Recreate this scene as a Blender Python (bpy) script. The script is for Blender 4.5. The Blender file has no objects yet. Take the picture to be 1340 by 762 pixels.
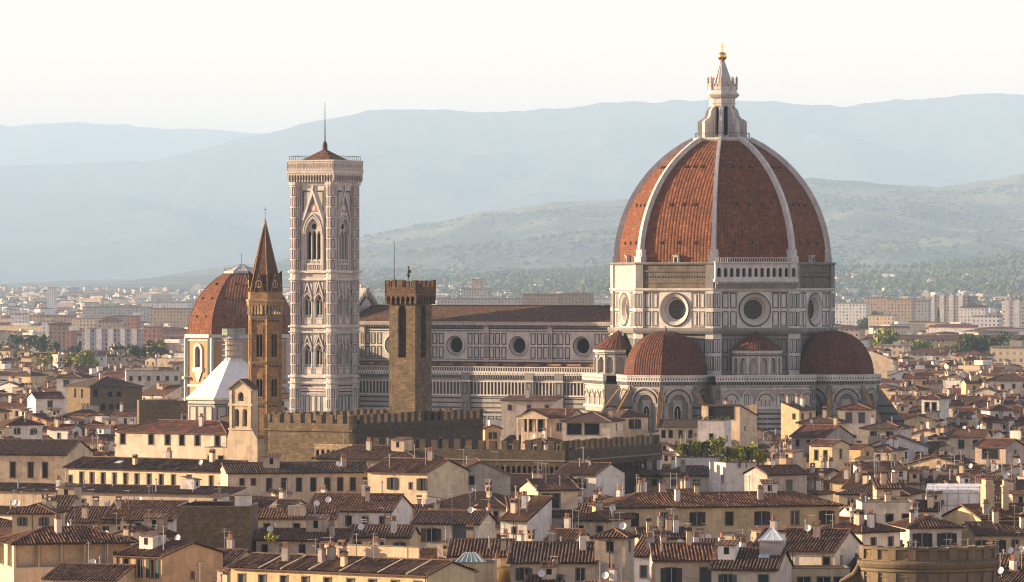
import bpy, math, random
from mathutils import Vector, Matrix, noise
R_ = math.radians
rnd = random.Random(11)
scene = bpy.context.scene
COL = scene.collection
F, HOR, CAMZ = 6435.0, 372.0, 54.0          # focal length in photo pixels, horizon row, eye height

# ---------------------------------------------------------------- camera, sky, sun, exposure
cam = bpy.data.objects.new('camera', bpy.data.cameras.new('camera'))
COL.objects.link(cam); scene.camera = cam
cam.location = (0, 0, CAMZ); cam.rotation_euler = (R_(90), 0, 0)
cam.data.sensor_width = 36; cam.data.lens = 36 * F / 1340
cam.data.shift_y = (HOR - 381) / 1340      # puts the horizon on row 372
cam.data.clip_start = 1; cam.data.clip_end = 150000
SUN_AZ, SUN_EL = R_(-79), R_(12)            # azimuth clockwise from the view direction
world = bpy.data.worlds.new('World'); scene.world = world; world.use_nodes = True
wn = world.node_tree.nodes; wl = world.node_tree.links
sky = wn.new('ShaderNodeTexSky'); sky.sky_type = 'NISHITA'; sky.sun_disc = False
sky.sun_elevation = SUN_EL; sky.sun_rotation = SUN_AZ
sky.air_density = 1.0; sky.dust_density = 0.5; sky.ozone_density = 1.0; sky.altitude = 50
tint = wn.new('ShaderNodeMix'); tint.data_type = 'RGBA'; tint.blend_type = 'MULTIPLY'
tint.inputs['Factor'].default_value = 1.0
tint.inputs[7].default_value = (1.34, 0.918, 0.885, 1)
wl.new(sky.outputs[0], tint.inputs[6]); wl.new(tint.outputs[2], wn['Background'].inputs['Color'])
wn['Background'].inputs['Strength'].default_value = 0.088
sd = bpy.data.lights.new('sun', 'SUN'); sd.energy = 5.0; sd.angle = R_(0.5); sd.color = (1.0, 0.74, 0.46)
sun = bpy.data.objects.new('sun', sd); COL.objects.link(sun)
_d = Vector((math.sin(SUN_AZ) * math.cos(SUN_EL), math.cos(SUN_AZ) * math.cos(SUN_EL), math.sin(SUN_EL)))
sun.rotation_euler = _d.to_track_quat('Z', 'Y').to_euler(); sun.location = (-300, 300, 400)
vs = scene.view_settings
vs.view_transform = 'Standard'; vs.look = 'None'; vs.gamma = 1; vs.use_curve_mapping = False
vs.exposure = 1.84
scene.cycles.filter_width = 1.15; scene.cycles.max_bounces = 5; scene.cycles.diffuse_bounces = 3; scene.cycles.volume_bounces = 1
HAZE_DENSITY = 3.4e-5

def at(px, Y): return (px - 670) / F * Y
def zof(py, Y): return CAMZ - (py - HOR) / F * Y
def yof(py, z): return F * (CAMZ - z) / (py - HOR)

# ---------------------------------------------------------------- materials
MATS = {}
class NT:
    def __init__(s, name, rough=0.85, metal=0.0):
        m = bpy.data.materials.new(name); m.use_nodes = True
        s.m = m; s.n = m.node_tree.nodes; s.l = m.node_tree.links; s.b = s.n['Principled BSDF']
        s.b.inputs['Roughness'].default_value = rough; s.b.inputs['Metallic'].default_value = metal
        s.b.inputs['Specular IOR Level'].default_value = 0.25
        MATS[name] = m
    def put(s, sock, v):
        if isinstance(v, (int, float, tuple)):
            if isinstance(v, tuple) and len(v) == 3 and sock.type == 'RGBA': v = (*v, 1)
            sock.default_value = v
        else: s.l.new(v, sock)
    def math(s, op, a, b=0.0, c=None):
        n = s.n.new('ShaderNodeMath'); n.operation = op; s.put(n.inputs[0], a); s.put(n.inputs[1], b)
        if c is not None: s.put(n.inputs[2], c)
        return n.outputs[0]
    def mix(s, a, b, f, mode='MIX'):
        n = s.n.new('ShaderNodeMix'); n.data_type = 'RGBA'; n.blend_type = mode
        s.put(n.inputs[0], f); s.put(n.inputs[6], a); s.put(n.inputs[7], b); return n.outputs[2]
    def noise(s, vec, scale, detail=4, rough=0.6):
        n = s.n.new('ShaderNodeTexNoise'); s.l.new(vec, n.inputs['Vector'])
        n.inputs['Scale'].default_value = scale; n.inputs['Detail'].default_value = detail
        n.inputs['Roughness'].default_value = rough; return n.outputs['Fac']
    def white(s, vec):
        n = s.n.new('ShaderNodeTexWhiteNoise'); s.l.new(vec, n.inputs['Vector']); return n.outputs['Value']
    def ramp(s, f, stops, const=False):
        n = s.n.new('ShaderNodeValToRGB'); s.l.new(f, n.inputs[0]); e = n.color_ramp.elements
        if const: n.color_ramp.interpolation = 'CONSTANT'
        while len(e) < len(stops): e.new(0.5)
        for k, (p, c) in enumerate(stops):
            e[k].position = p; e[k].color = (*c, 1) if len(c) == 3 else c
        return n.outputs[0]
    def vmul(s, vec, sc):
        n = s.n.new('ShaderNodeVectorMath'); n.operation = 'MULTIPLY'; s.l.new(vec, n.inputs[0])
        n.inputs[1].default_value = sc; return n.outputs[0]
    def coord(s, rand=True):
        t = s.n.new('ShaderNodeTexCoord').outputs['Object']
        if not rand: return t
        o = s.n.new('ShaderNodeObjectInfo').outputs['Random']
        n = s.n.new('ShaderNodeVectorMath'); n.operation = 'ADD'; s.l.new(t, n.inputs[0])
        s.l.new(s.math('MULTIPLY', o, 60.0), n.inputs[1]); return n.outputs[0]
    def sep(s, vec):
        n = s.n.new('ShaderNodeSeparateXYZ'); s.l.new(vec, n.inputs[0]); return n.outputs
    def comb(s, x, y, z=0.0):
        n = s.n.new('ShaderNodeCombineXYZ')
        for i, v in enumerate((x, y, z)): s.put(n.inputs[i], v)
        return n.outputs[0]
    def bump(s, h, dist, strength=1.0):
        n = s.n.new('ShaderNodeBump'); s.l.new(h, n.inputs['Height']); n.inputs['Distance'].default_value = dist
        n.inputs['Strength'].default_value = strength; s.l.new(n.outputs[0], s.b.inputs['Normal'])
    def color(s, c): s.put(s.b.inputs['Base Color'], c)

def mk(name, c1, c2=None, scale=0.6, rough=0.85, streak=0.35, bump=0.0, metal=0.0, rand=True, fine=0.25, patch=0.0):
    """weathered plain surface: blotches, rain streaks and fine grain"""
    t = NT(name, rough, metal); co = t.coord(rand)
    c2 = c2 or tuple(x * 0.72 for x in c1)
    c = t.mix(c1, c2, t.ramp(t.noise(co, scale, 5), [(0.35, (0, 0, 0)), (0.68, (1, 1, 1))]))
    if patch:
        pn = t.ramp(t.noise(t.vmul(co, (1, 1, 1.5)), 0.42, 3, 0.45), [(0.575, (0, 0, 0)), (0.60, (1, 1, 1))]); c = t.mix(c, tuple(x * 0.50 + .035 for x in c1), t.math('MULTIPLY', pn, patch))
        pn = t.ramp(t.noise(t.vmul(co, (1.3, 1.3, .8)), 0.33, 2, 0.4), [(0.60, (0, 0, 0)), (0.62, (1, 1, 1))]); c = t.mix(c, tuple(min(.8, x * 1.18) for x in c1), t.math('MULTIPLY', pn, patch * .8))
        oi = t.n.new('ShaderNodeObjectInfo').outputs['Random']; c = t.mix(c, (0.33, 0.27, 0.21), t.math('MULTIPLY', oi, 0.30))
    if streak:
        st = t.noise(t.vmul(co, (1.6, 1.6, 0.12)), 1.0, 4, 0.7)
        c = t.mix(c, tuple(x * 0.42 for x in c1), t.math('MULTIPLY', t.ramp(st, [(0.50, (0, 0, 0)), (0.75, (1, 1, 1))]), streak))
    if fine:
        f = t.noise(co, 5.0, 3, 0.7)
        c = t.mix(c, tuple(x * 0.6 for x in c1), t.math('MULTIPLY', f, fine))
    t.color(c)
    if bump: t.bump(t.noise(co, 3.0, 4), bump)
    return t

def mk_stone(name, c1, c2, mortar, bw, bh, ms=0.02, rand=True, bump=0.04, blot=0.5):
    """coursed masonry: blocks of uneven tone"""
    t = NT(name, 0.92); co = t.coord(False); x, y, z = t.sep(co)
    b = t.n.new('ShaderNodeTexBrick'); t.l.new(t.comb(t.math('ADD', x, y), z, 0.0), b.inputs['Vector'])
    for k, v in (('Color1', c1), ('Color2', c2), ('Mortar', mortar)): b.inputs[k].default_value = (*v, 1)
    b.inputs['Scale'].default_value = 1.0; b.inputs['Mortar Size'].default_value = ms
    b.inputs['Brick Width'].default_value = bw; b.inputs['Row Height'].default_value = bh
    b.inputs['Bias'].default_value = -0.1
    cell = t.white(t.comb(t.math('FLOOR', t.math('DIVIDE', t.math('ADD', x, y), bw * 0.77)), t.math('FLOOR', t.math('DIVIDE', z, bh)), 0.0))
    c = t.mix(b.outputs['Color'], tuple(v * 0.45 for v in c1), t.math('MULTIPLY', cell, 0.85))
    c = t.mix(c, tuple(v * 0.4 for v in c2), t.math('MULTIPLY', t.ramp(t.noise(co, 0.35, 5), [(0.4, (0, 0, 0)), (0.7, (1, 1, 1))]), blot))
    t.color(c); t.bump(t.math('ADD', t.math('MULTIPLY', cell, 0.5), t.noise(co, 4.0, 3)), bump)
    return t

def mk_tile(name, stops, tu, tv, dirt=0.5, step=0.04, dirtcol=(0.05, 0.038, 0.03), crown=None, joint=0.0):
    """fired clay tiles: one random tone per tile from the UV grid (metres), lichen, stepped courses"""
    t = NT(name, 0.9); uv = t.n.new('ShaderNodeTexCoord').outputs['UV']; u, v, _ = t.sep(uv)
    o = t.n.new('ShaderNodeObjectInfo').outputs['Random']
    cu, cv = t.math('FLOOR', t.math('DIVIDE', u, tu)), t.math('FLOOR', t.math('DIVIDE', v, tv))
    w = t.white(t.comb(cu, cv, o))
    c = t.ramp(w, stops)
    co = t.coord(True)
    c = t.mix(c, dirtcol, t.math('MULTIPLY', t.ramp(t.noise(co, 0.22, 6, 0.65), [(0.42, (0, 0, 0)), (0.72, (1, 1, 1))]), dirt))
    c = t.mix(c, dirtcol, t.math('MULTIPLY', t.ramp(t.noise(t.comb(u, t.math('MULTIPLY', v, 0.12)), 0.9, 4, 0.7), [(0.48, (0, 0, 0)), (0.7, (1, 1, 1))]), dirt * 0.7))
    fv = t.math('FRACT', t.math('DIVIDE', v, tv)); fu = t.math('FRACT', t.math('DIVIDE', u, tu))
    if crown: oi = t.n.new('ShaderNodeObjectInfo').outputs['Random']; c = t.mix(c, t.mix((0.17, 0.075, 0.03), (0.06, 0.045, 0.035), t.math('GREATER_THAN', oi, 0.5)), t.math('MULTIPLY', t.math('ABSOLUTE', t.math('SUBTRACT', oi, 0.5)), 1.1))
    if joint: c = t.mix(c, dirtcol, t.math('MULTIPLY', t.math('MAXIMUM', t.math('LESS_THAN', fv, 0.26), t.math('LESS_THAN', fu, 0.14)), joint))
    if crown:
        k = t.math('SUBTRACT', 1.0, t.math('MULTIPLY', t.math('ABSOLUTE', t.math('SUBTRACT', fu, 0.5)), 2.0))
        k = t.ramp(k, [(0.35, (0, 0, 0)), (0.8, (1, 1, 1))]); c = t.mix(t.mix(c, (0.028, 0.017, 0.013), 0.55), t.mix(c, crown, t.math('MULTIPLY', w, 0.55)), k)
    t.color(c)
    hump = t.math('SINE', t.math('MULTIPLY', fu, math.pi))
    t.bump(t.math('ADD', t.math('SUBTRACT', t.math('MULTIPLY', w, 0.5), fv), hump), step)
    return t

mk('marble_white', (0.57, 0.545, 0.505), (0.40, 0.38, 0.35), 0.35, 0.6, 0.85)
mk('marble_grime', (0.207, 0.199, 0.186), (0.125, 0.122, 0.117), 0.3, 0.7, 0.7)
mk('marble_pink', (0.36, 0.19, 0.15), (0.28, 0.16, 0.13), 0.5, 0.6, 0.4)
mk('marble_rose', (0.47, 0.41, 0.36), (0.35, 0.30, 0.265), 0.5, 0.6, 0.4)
mk('marble_green', (0.030, 0.034, 0.031), (0.05, 0.05, 0.046), 0.8, 0.55, 0.2)
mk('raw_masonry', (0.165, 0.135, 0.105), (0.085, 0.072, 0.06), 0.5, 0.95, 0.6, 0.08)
mk('marble_aged', (0.36, 0.335, 0.30), (0.22, 0.205, 0.185), 0.35, 0.65, 0.8)
mk('gold', (0.85, 0.55, 0.16), (0.7, 0.42, 0.10), 2.0, 0.28, 0.0, 0, 1.0, fine=0)
mk('lead', (0.42, 0.43, 0.42), (0.30, 0.31, 0.31), 1.0, 0.6, 0.4)
mk('dark', (0.012, 0.013, 0.015), (0.02, 0.019, 0.019), 1.5, 0.7, 0, fine=0).b.inputs['Specular IOR Level'].default_value = 0.05
mk('shade_wood', (0.045, 0.032, 0.024), (0.07, 0.05, 0.035), 2, 0.8, 0)
mk('iron', (0.05, 0.047, 0.043), (0.09, 0.07, 0.055), 3, 0.6, 0)
mk('pipe', (0.35, 0.34, 0.32), (0.25, 0.24, 0.22), 3, 0.5, 0.2)
mk('dish', (0.72, 0.71, 0.69), (0.6, 0.58, 0.55), 2, 0.5, 0.2)
mk('sheet', (0.78, 0.77, 0.76), (0.62, 0.61, 0.60), 0.5, 0.7, 0.35, 0.15)
mk('green_net', (0.15, 0.20, 0.165), (0.22, 0.25, 0.215), 1, 0.8, 0.2)
mk('copper', (0.32, 0.42, 0.36), (0.22, 0.32, 0.28), 1.2, 0.6, 0.5)
mk('membrane_white', (0.72, 0.71, 0.69), (0.58, 0.57, 0.55), 0.25, 0.7, 0.5)
t = NT('glass', 0.15); t.color((0.03, 0.036, 0.04)); t.b.inputs['Specular IOR Level'].default_value = 0.14
t = NT('pale_glass', 0.2); co = t.coord(); t.color(t.mix((0.55, 0.62, 0.62), (0.40, 0.46, 0.47), t.noise(co, 0.8))); t.b.inputs['Specular IOR Level'].default_value = 0.6
STUCCO = {
 'cream': (0.64, 0.50, 0.33), 'pale': (0.68, 0.58, 0.44), 'white': (0.74, 0.69, 0.62), 'ochre': (0.56, 0.41, 0.215),
 'yellow': (0.62, 0.47, 0.26), 'orange': (0.55, 0.345, 0.17), 'grey': (0.37, 0.335, 0.29), 'rosy': (0.54, 0.40, 0.31), 'buff': (0.50, 0.40, 0.28)}
for k, c in STUCCO.items(): mk('stucco_' + k, tuple(min(0.8, x * 1.06) for x in c), tuple(x * 0.76 for x in c), 0.45, 0.93, 0.7, 0.03, patch=0.6)
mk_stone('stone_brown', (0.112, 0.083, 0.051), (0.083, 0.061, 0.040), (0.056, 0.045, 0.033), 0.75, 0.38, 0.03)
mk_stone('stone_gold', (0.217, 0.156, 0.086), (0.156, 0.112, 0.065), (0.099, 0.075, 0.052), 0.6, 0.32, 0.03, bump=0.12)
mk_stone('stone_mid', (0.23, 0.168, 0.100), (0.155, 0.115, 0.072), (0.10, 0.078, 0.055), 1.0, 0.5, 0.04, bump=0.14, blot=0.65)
mk_stone('brick_red', (0.135, 0.072, 0.043), (0.17, 0.098, 0.06), (0.12, 0.088, 0.06), 0.6, 0.25, 0.03)
mk_stone('brick_tan', (0.42, 0.25, 0.115), (0.33, 0.19, 0.09), (0.24, 0.155, 0.09), 0.7, 0.3, 0.03)
mk_stone('stone_tan', (0.50, 0.39, 0.24), (0.42, 0.32, 0.2), (0.34, 0.26, 0.17), 1.1, 0.5, 0.02, bump=0.05)
mk('trim_stone', (0.202, 0.174, 0.140), (0.146, 0.126, 0.104), 0.8, 0.9, 0.4)
mk('sandstone', (0.20, 0.145, 0.085), (0.13, 0.095, 0.06), 0.6, 0.9, 0.7, 0.05)
mk_tile('dome_tile', [(0.0, (0.12, 0.039, 0.016)), (0.4, (0.16, 0.054, 0.021)), (0.8, (0.185, 0.064, 0.025)), (1.0, (0.24, 0.092, 0.040))], 0.95, 0.72, 0.42, 0.12, (0.05, 0.021, 0.014), None, 0.3)
mk_tile('tribune_tile', [(0.0, (0.085, 0.028, 0.014)), (0.5, (0.115, 0.037, 0.018)), (1.0, (0.15, 0.055, 0.028))], 0.7, 0.6, 0.5, 0.12, (0.04, 0.02, 0.014), None, 0.55)
mk_tile('roof_tile_far', [(0.0, (0.035, 0.015, 0.010)), (0.4, (0.080, 0.026, 0.014)), (0.8, (0.115, 0.037, 0.019)), (1.0, (0.17, 0.065, 0.034))], 1.3, 0.9, 0.45, 0.05, (0.03, 0.02, 0.016))
mk('tan_render', (0.44, 0.255, 0.115), (0.37, 0.215, 0.10), 0.4, 0.93, 0.45)
_ts = [(0.0, (0.032, 0.016, 0.009)), (0.25, (0.078, 0.029, 0.013)), (0.6, (0.115, 0.043, 0.018)), (0.85, (0.155, 0.065, 0.029)), (1.0, (0.23, 0.12, 0.065))]
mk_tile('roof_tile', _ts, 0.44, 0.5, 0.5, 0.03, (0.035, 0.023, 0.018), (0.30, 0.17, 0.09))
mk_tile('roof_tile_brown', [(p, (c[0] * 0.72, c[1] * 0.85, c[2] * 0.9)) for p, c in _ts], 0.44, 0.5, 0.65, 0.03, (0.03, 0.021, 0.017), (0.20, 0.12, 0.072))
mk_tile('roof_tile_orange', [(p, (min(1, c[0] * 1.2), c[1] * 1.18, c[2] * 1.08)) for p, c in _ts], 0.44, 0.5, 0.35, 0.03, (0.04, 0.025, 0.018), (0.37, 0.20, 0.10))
mk('ridge_clay', (0.189, 0.113, 0.074), (0.126, 0.067, 0.045), 1.6, 0.9, 0.0)
mk('clay_pot', (0.315, 0.154, 0.084), (0.238, 0.119, 0.070), 2, 0.9, 0.3)
for k, c in {'green': (0.025, 0.055, 0.038), 'brown': (0.034, 0.023, 0.017), 'grey': (0.085, 0.088, 0.085)}.items():
    t = NT('shutter_' + k, 0.7); co = t.coord(); z = t.sep(co)[2]
    sl = t.math('FRACT', t.math('MULTIPLY', z, 9.0))
    t.color(t.mix(c, tuple(x * 0.55 for x in c), t.math('GREATER_THAN', sl, 0.6))); t.bump(sl, 0.03)
t = NT('foliage', 0.9); co = t.coord(); oi = t.n.new('ShaderNodeObjectInfo').outputs['Random']
gc = t.ramp(t.noise(co, 0.5, 4), [(0.3, (0.030, 0.048, 0.018)), (0.55, (0.062, 0.085, 0.026)), (0.8, (0.115, 0.135, 0.04))])
t.color(t.mix(gc, (0.10, 0.085, 0.03), t.math('MULTIPLY', oi, 0.4)))
t = NT('foliage_light', 0.9); co = t.coord()
t.color(t.ramp(t.noise(co, 1.2, 4), [(0.3, (0.13, 0.15, 0.03)), (0.6, (0.28, 0.27, 0.05)), (0.8, (0.38, 0.33, 0.07))]))
mk('bark', (0.10, 0.075, 0.055), (0.06, 0.045, 0.035), 3, 0.95, 0)

def mk_block(name, wall, pitch=3.3, storey=3.2, dark=(0.05, 0.05, 0.055)):
    """far apartment wall: recessed window bays read from object coordinates"""
    t = NT(name, 0.85); co = t.coord(False); x, y, z = t.sep(co); nn = t.n.new('ShaderNodeNewGeometry').outputs['Normal']; nz = t.sep(nn)[2]
    a = t.math('FRACT', t.math('DIVIDE', t.math('ADD', x, y), pitch)); b = t.math('FRACT', t.math('DIVIDE', z, storey))
    w = t.math('MULTIPLY', t.math('MULTIPLY', t.math('GREATER_THAN', a, 0.32), t.math('LESS_THAN', a, 0.74)), t.math('MULTIPLY', t.math('GREATER_THAN', b, 0.28), t.math('LESS_THAN', b, 0.80)))
    w = t.math('MULTIPLY', w, t.math('LESS_THAN', t.math('ABSOLUTE', nz), 0.4))
    cid = t.white(t.comb(t.math('FLOOR', t.math('DIVIDE', t.math('ADD', x, y), pitch)), t.math('FLOOR', t.math('DIVIDE', z, storey)), t.n.new('ShaderNodeObjectInfo').outputs['Random']))
    pane = t.mix(dark, wall, t.math('MULTIPLY', cid, 0.6))
    base = t.mix(wall, tuple(c * 0.75 for c in wall), t.noise(co, 0.15, 4))
    slab = t.math('LESS_THAN', b, 0.07)
    base = t.mix(base, tuple(c * 0.6 for c in wall), t.math('MULTIPLY', slab, 0.8))
    t.color(t.mix(base, pane, w)); return t
BLOCKS = {'white': (0.72, 0.69, 0.64), 'cream': (0.66, 0.54, 0.38), 'tan': (0.50, 0.38, 0.26), 'red': (0.45, 0.22, 0.15), 'grey': (0.40, 0.39, 0.37), 'brown': (0.30, 0.22, 0.16)}
for k, c in BLOCKS.items(): mk_block('block_' + k, c)
mk('flat_roof', (0.294, 0.245, 0.203), (0.210, 0.168, 0.140), 0.3, 0.9, 0)
mk('asphalt', (0.06, 0.058, 0.055), (0.09, 0.085, 0.08), 0.2, 0.95, 0, rand=False)

# ---------------------------------------------------------------- mesh builder
class MB:
    def __init__(s): s.v = []; s.f = []; s.k = []; s.uv = []; s.fr = None; s.sm = []
    def plane(s, O, U, N, V=(0, 0, 1)): s.fr = (Vector(O), Vector(U).normalized(), Vector(V).normalized(), Vector(N).normalized()); return s
    def world(s): s.fr = None; return s
    def face_of(s, ang, a, c=(0, 0)):
        ca, sa = math.cos(R_(ang)), math.sin(R_(ang))
        return s.plane((c[0] + a * ca, c[1] + a * sa, 0), (-sa, ca, 0), (ca, sa, 0))
    def p(s, q):
        if s.fr is None: return tuple(q)
        O, U, V, N = s.fr; return tuple(O + U * q[0] + V * q[1] + N * q[2])
    def poly(s, pts, m, uv=None, smooth=False):
        i = len(s.v); s.v += [s.p(q) for q in pts]; s.f.append(tuple(range(i, i + len(pts)))); s.k.append(m)
        s.uv.append(uv or [(0.0, 0.0)] * len(pts)); s.sm.append(smooth)
    def bx(s, a0, a1, b0, b1, c0, c1, m, skip=''):
        P = [(a, b, c) for c in (c0, c1) for b in (b0, b1) for a in (a0, a1)]
        i = len(s.v); s.v += [s.p(q) for q in P]
        for key, f in (('c', (0, 2, 3, 1)), ('C', (4, 5, 7, 6)), ('b', (0, 1, 5, 4)), ('B', (2, 6, 7, 3)), ('a', (0, 4, 6, 2)), ('A', (1, 3, 7, 5))):
            if key in skip: continue
            s.f.append(tuple(i + j for j in f)); s.k.append(m); s.uv.append([(0.0, 0.0)] * 4); s.sm.append(False)
    def frame(s, u0, u1, v0, v1, w, n0, n1, m):
        s.bx(u0, u1, v0, v0 + w, n0, n1, m, 'c'); s.bx(u0, u1, v1 - w, v1, n0, n1, m, 'c')
        s.bx(u0, u0 + w, v0 + w, v1 - w, n0, n1, m, 'cbB'); s.bx(u1 - w, u1, v0 + w, v1 - w, n0, n1, m, 'cbB')
    def lathe(s, prof, n, m, c=(0, 0), ph=0.0, a0=0.0, a1=360.0, smooth=False, uvs=False, cap=False):
        full = abs(a1 - a0 - 360) < 1e-6; N = n if full else n + 1
        rings = []; i0 = len(s.v)
        for r, z in prof:
            for k in range(N):
                a = R_(ph + a0 + (a1 - a0) * k / n); s.v.append(s.p((c[0] + r * math.cos(a), c[1] + r * math.sin(a), z)))
        for j in range(len(prof) - 1):
            for k in range(n):
                k2 = (k + 1) % N
                s.f.append((i0 + j * N + k, i0 + j * N + k2, i0 + (j + 1) * N + k2, i0 + (j + 1) * N + k)); s.k.append(m); s.sm.append(smooth)
                s.uv.append([(0.0, 0.0)] * 4)
        if cap:
            s.f.append(tuple(i0 + (len(prof) - 1) * N + k for k in range(N))); s.k.append(m); s.sm.append(False); s.uv.append([(0.0, 0.0)] * N)
    def octa(s, prof, m, c=(0, 0), cap=False, ph=22.5): s.lathe([(a / math.cos(R_(22.5)), z) for a, z in prof], 8, m, c, ph, cap=cap)
    def tube(s, a, b, r, n=5, m='iron', r2=None):
        a, b = Vector(a), Vector(b); r2 = r if r2 is None else r2
        d = (b - a).normalized(); e = d.orthogonal().normalized(); g = d.cross(e); i = len(s.v)
        for q, rr in ((a, r), (b, r2)):
            for k in range(n):
                w = 2 * math.pi * k / n; s.v.append(s.p(q + e * (rr * math.cos(w)) + g * (rr * math.sin(w))))
        for k in range(n):
            s.f.append((i + k, i + (k + 1) % n, i + n + (k + 1) % n, i + n + k)); s.k.append(m); s.uv.append([(0.0, 0.0)] * 4); s.sm.append(n > 5)
        for o in (0, n):
            s.f.append(tuple(i + o + k for k in range(n))); s.k.append(m); s.uv.append([(0.0, 0.0)] * n); s.sm.append(False)
    def ball(s, c, r, m, n=10, sz=1.0):
        pr = [(max(0.001, r * math.sin(math.pi * j / n)), c[2] - r * sz * math.cos(math.pi * j / n)) for j in range(n + 1)]
        s.lathe(pr, n + 4, m, (c[0], c[1]), smooth=True)
    @staticmethod
    def arch_h(d, w, kind):
        d = min(abs(d), w / 2)
        if kind == 'r': return math.sqrt(max(0, w * w / 4 - d * d))
        if kind == 'p': return math.sqrt(max(0, w * w - (d + w / 2) ** 2))
        if kind == 's': return 0.35 * math.sqrt(max(0, w * w / 4 - d * d))
        return 0.0
    def arcade(s, u0, u1, v0, v1, holes, n, depth, m, back='dark', rev=None, seg=8):
        """a wall strip pierced by arched openings, with reveals and a panel behind"""
        rev = rev or m; cuts = [(u0, None)]; hs = sorted(holes)
        cur = u0
        def solid(a, b):
            if b - a > 1e-4: s.poly([(a, v0, n), (b, v0, n), (b, v1, n), (a, v1, n)], m)
        for (uc, w, sill, spring, kind) in hs:
            a, b = uc - w / 2, uc + w / 2; solid(cur, a); cur = b
            sg = 1 if kind == 'f' else seg
            for j in range(sg):
                x0, x1 = a + w * j / sg, a + w * (j + 1) / sg
                t0, t1 = spring + s.arch_h(x0 - uc, w, kind), spring + s.arch_h(x1 - uc, w, kind)
                s.poly([(x0, t0, n), (x1, t1, n), (x1, v1, n), (x0, v1, n)], m)
                s.poly([(x0, t0, n), (x1, t1, n), (x1, t1, n - depth), (x0, t0, n - depth)], rev)
            if sill > v0 + 1e-4: s.poly([(a, v0, n), (b, v0, n), (b, sill, n), (a, sill, n)], m)
            s.poly([(a, sill, n), (b, sill, n), (b, sill, n - depth), (a, sill, n - depth)], rev)
            for x in (a, b): s.poly([(x, sill, n), (x, spring, n), (x, spring, n - depth), (x, sill, n - depth)], rev)
            if back:
                top = spring + s.arch_h(0, w, kind)
                s.poly([(a, sill, n - depth), (b, sill, n - depth), (b, top, n - depth), (a, top, n - depth)], back)
        solid(cur, u1)
    def archring(s, uc, spring, w, t, n0, n1, m, kind='r', seg=10, m2=None):
        """archivolt: a raised band round an arch of width w, band width t"""
        def P(x, off):
            if kind == 'r':
                a = math.pi * (1 - x); return (uc + (w / 2 + off) * math.cos(a), spring + (w / 2 + off) * math.sin(a))
            side = -1 if x < 0.5 else 1; q = x * 2 if x < 0.5 else (1 - x) * 2
            a = q * math.pi / 3; rr = w + off   # pointed: centres at the opposite springers
            ex = rr * math.cos(a); ey = rr * math.sin(a)
            am = math.acos(min(1, (w / 2) / rr)); a = q * am; ex = rr * math.cos(a); ey = rr * math.sin(a)
            return (uc - side * w / 2 + side * ex, spring + ey)
        for j in range(seg):
            x0, x1 = j / seg, (j + 1) / seg; mm = m2 if (m2 and j % 2) else m
            a0, b0, a1, b1 = P(x0, 0), P(x0, t), P(x1, 0), P(x1, t)
            s.poly([(*a0, n1), (*a1, n1), (*b1, n1), (*b0, n1)], mm)
            s.poly([(*b0, n0), (*b1, n0), (*b1, n1), (*b0, n1)], mm)
            s.poly([(*a0, n0), (*a1, n0), (*a1, n1), (*a0, n1)], mm)
    def build(s, name, parent=None, label=None):
        me = bpy.data.meshes.new(name); me.from_pydata(s.v, [], s.f)
        keys = list(dict.fromkeys(s.k)); ix = {k: i for i, k in enumerate(keys)}
        for k in keys: me.materials.append(MATS[k])
        me.polygons.foreach_set('material_index', [ix[k] for k in s.k])
        me.polygons.foreach_set('use_smooth', s.sm)
        if any(u != (0.0, 0.0) for f in s.uv for u in f):
            l = me.uv_layers.new(name='UVMap'); l.data.foreach_set('uv', [c for f in s.uv for u in f for c in u])
        me.update()
        return link(name, me, parent, label)
def link(name, me, parent=None, label=None, loc=None, rz=0.0):
    o = bpy.data.objects.new(name, me); COL.objects.link(o)
    if parent is not None: o.parent = parent
    if label: o['label'] = label
    if loc is not None: o.location = loc
    if rz: o.rotation_euler = (0, 0, rz)
    return o
def emp(name, label, cat, loc, rz=0.0, group=None):
    o = bpy.data.objects.new(name, None); COL.objects.link(o); o.location = loc; o.rotation_euler = (0, 0, R_(rz))
    o.empty_display_size = 0.5; o['label'] = label; o['category'] = cat
    if group: o['group'] = group
    return o
def tag(o, label, cat, group=None, kind=None):
    o['label'] = label; o['category'] = cat
    if group: o['group'] = group
    if kind: o['kind'] = kind
    return o
def struct(o, kind='structure'): o['kind'] = kind; return o

# ---------------------------------------------------------------- ground, hills, air
g = MB(); g.poly([(-12500, -150, 0), (12500, -150, 0), (12500, 83000, 0), (-12500, 83000, 0)], 'asphalt'); struct(g.build('ground'))

def lerp_prof(prof, x):
    if x <= prof[0][0]: return prof[0][1]
    for (a, b), (c, d) in zip(prof, prof[1:]):
        if x <= c:
            t = (x - a) / (c - a); t = t * t * (3 - 2 * t); return b + (d - b) * t
    return prof[-1][1]
def mk_hill(name, wood, field, wood_share, scale):
    t = NT(name, 1.0); co = t.coord(False)
    big = t.noise(t.vmul(co, (1, 0.5, 1.5)), scale, 6, 0.62)
    sm = t.noise(t.vmul(co, (1, 0.5, 2)), scale * 9, 5, 0.7)
    f = t.ramp(t.math('ADD', t.math('MULTIPLY', big, 0.72), t.math('MULTIPLY', sm, 0.28)), [(wood_share - 0.035, (0, 0, 0)), (wood_share + 0.035, (1, 1, 1))])
    fc = t.mix(field, tuple(c * 0.55 for c in field), t.noise(co, scale * 5, 3))
    wc = t.mix(wood, tuple(c * 0.4 for c in wood), t.ramp(t.noise(co, scale * 22, 4, 0.8), [(0.4, (0, 0, 0)), (0.65, (1, 1, 1))]))
    t.color(t.mix(wc, fc, f)); t.bump(sm, 40 if wood_share > .6 else 25)
    return t
HILLZ = {}
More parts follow.
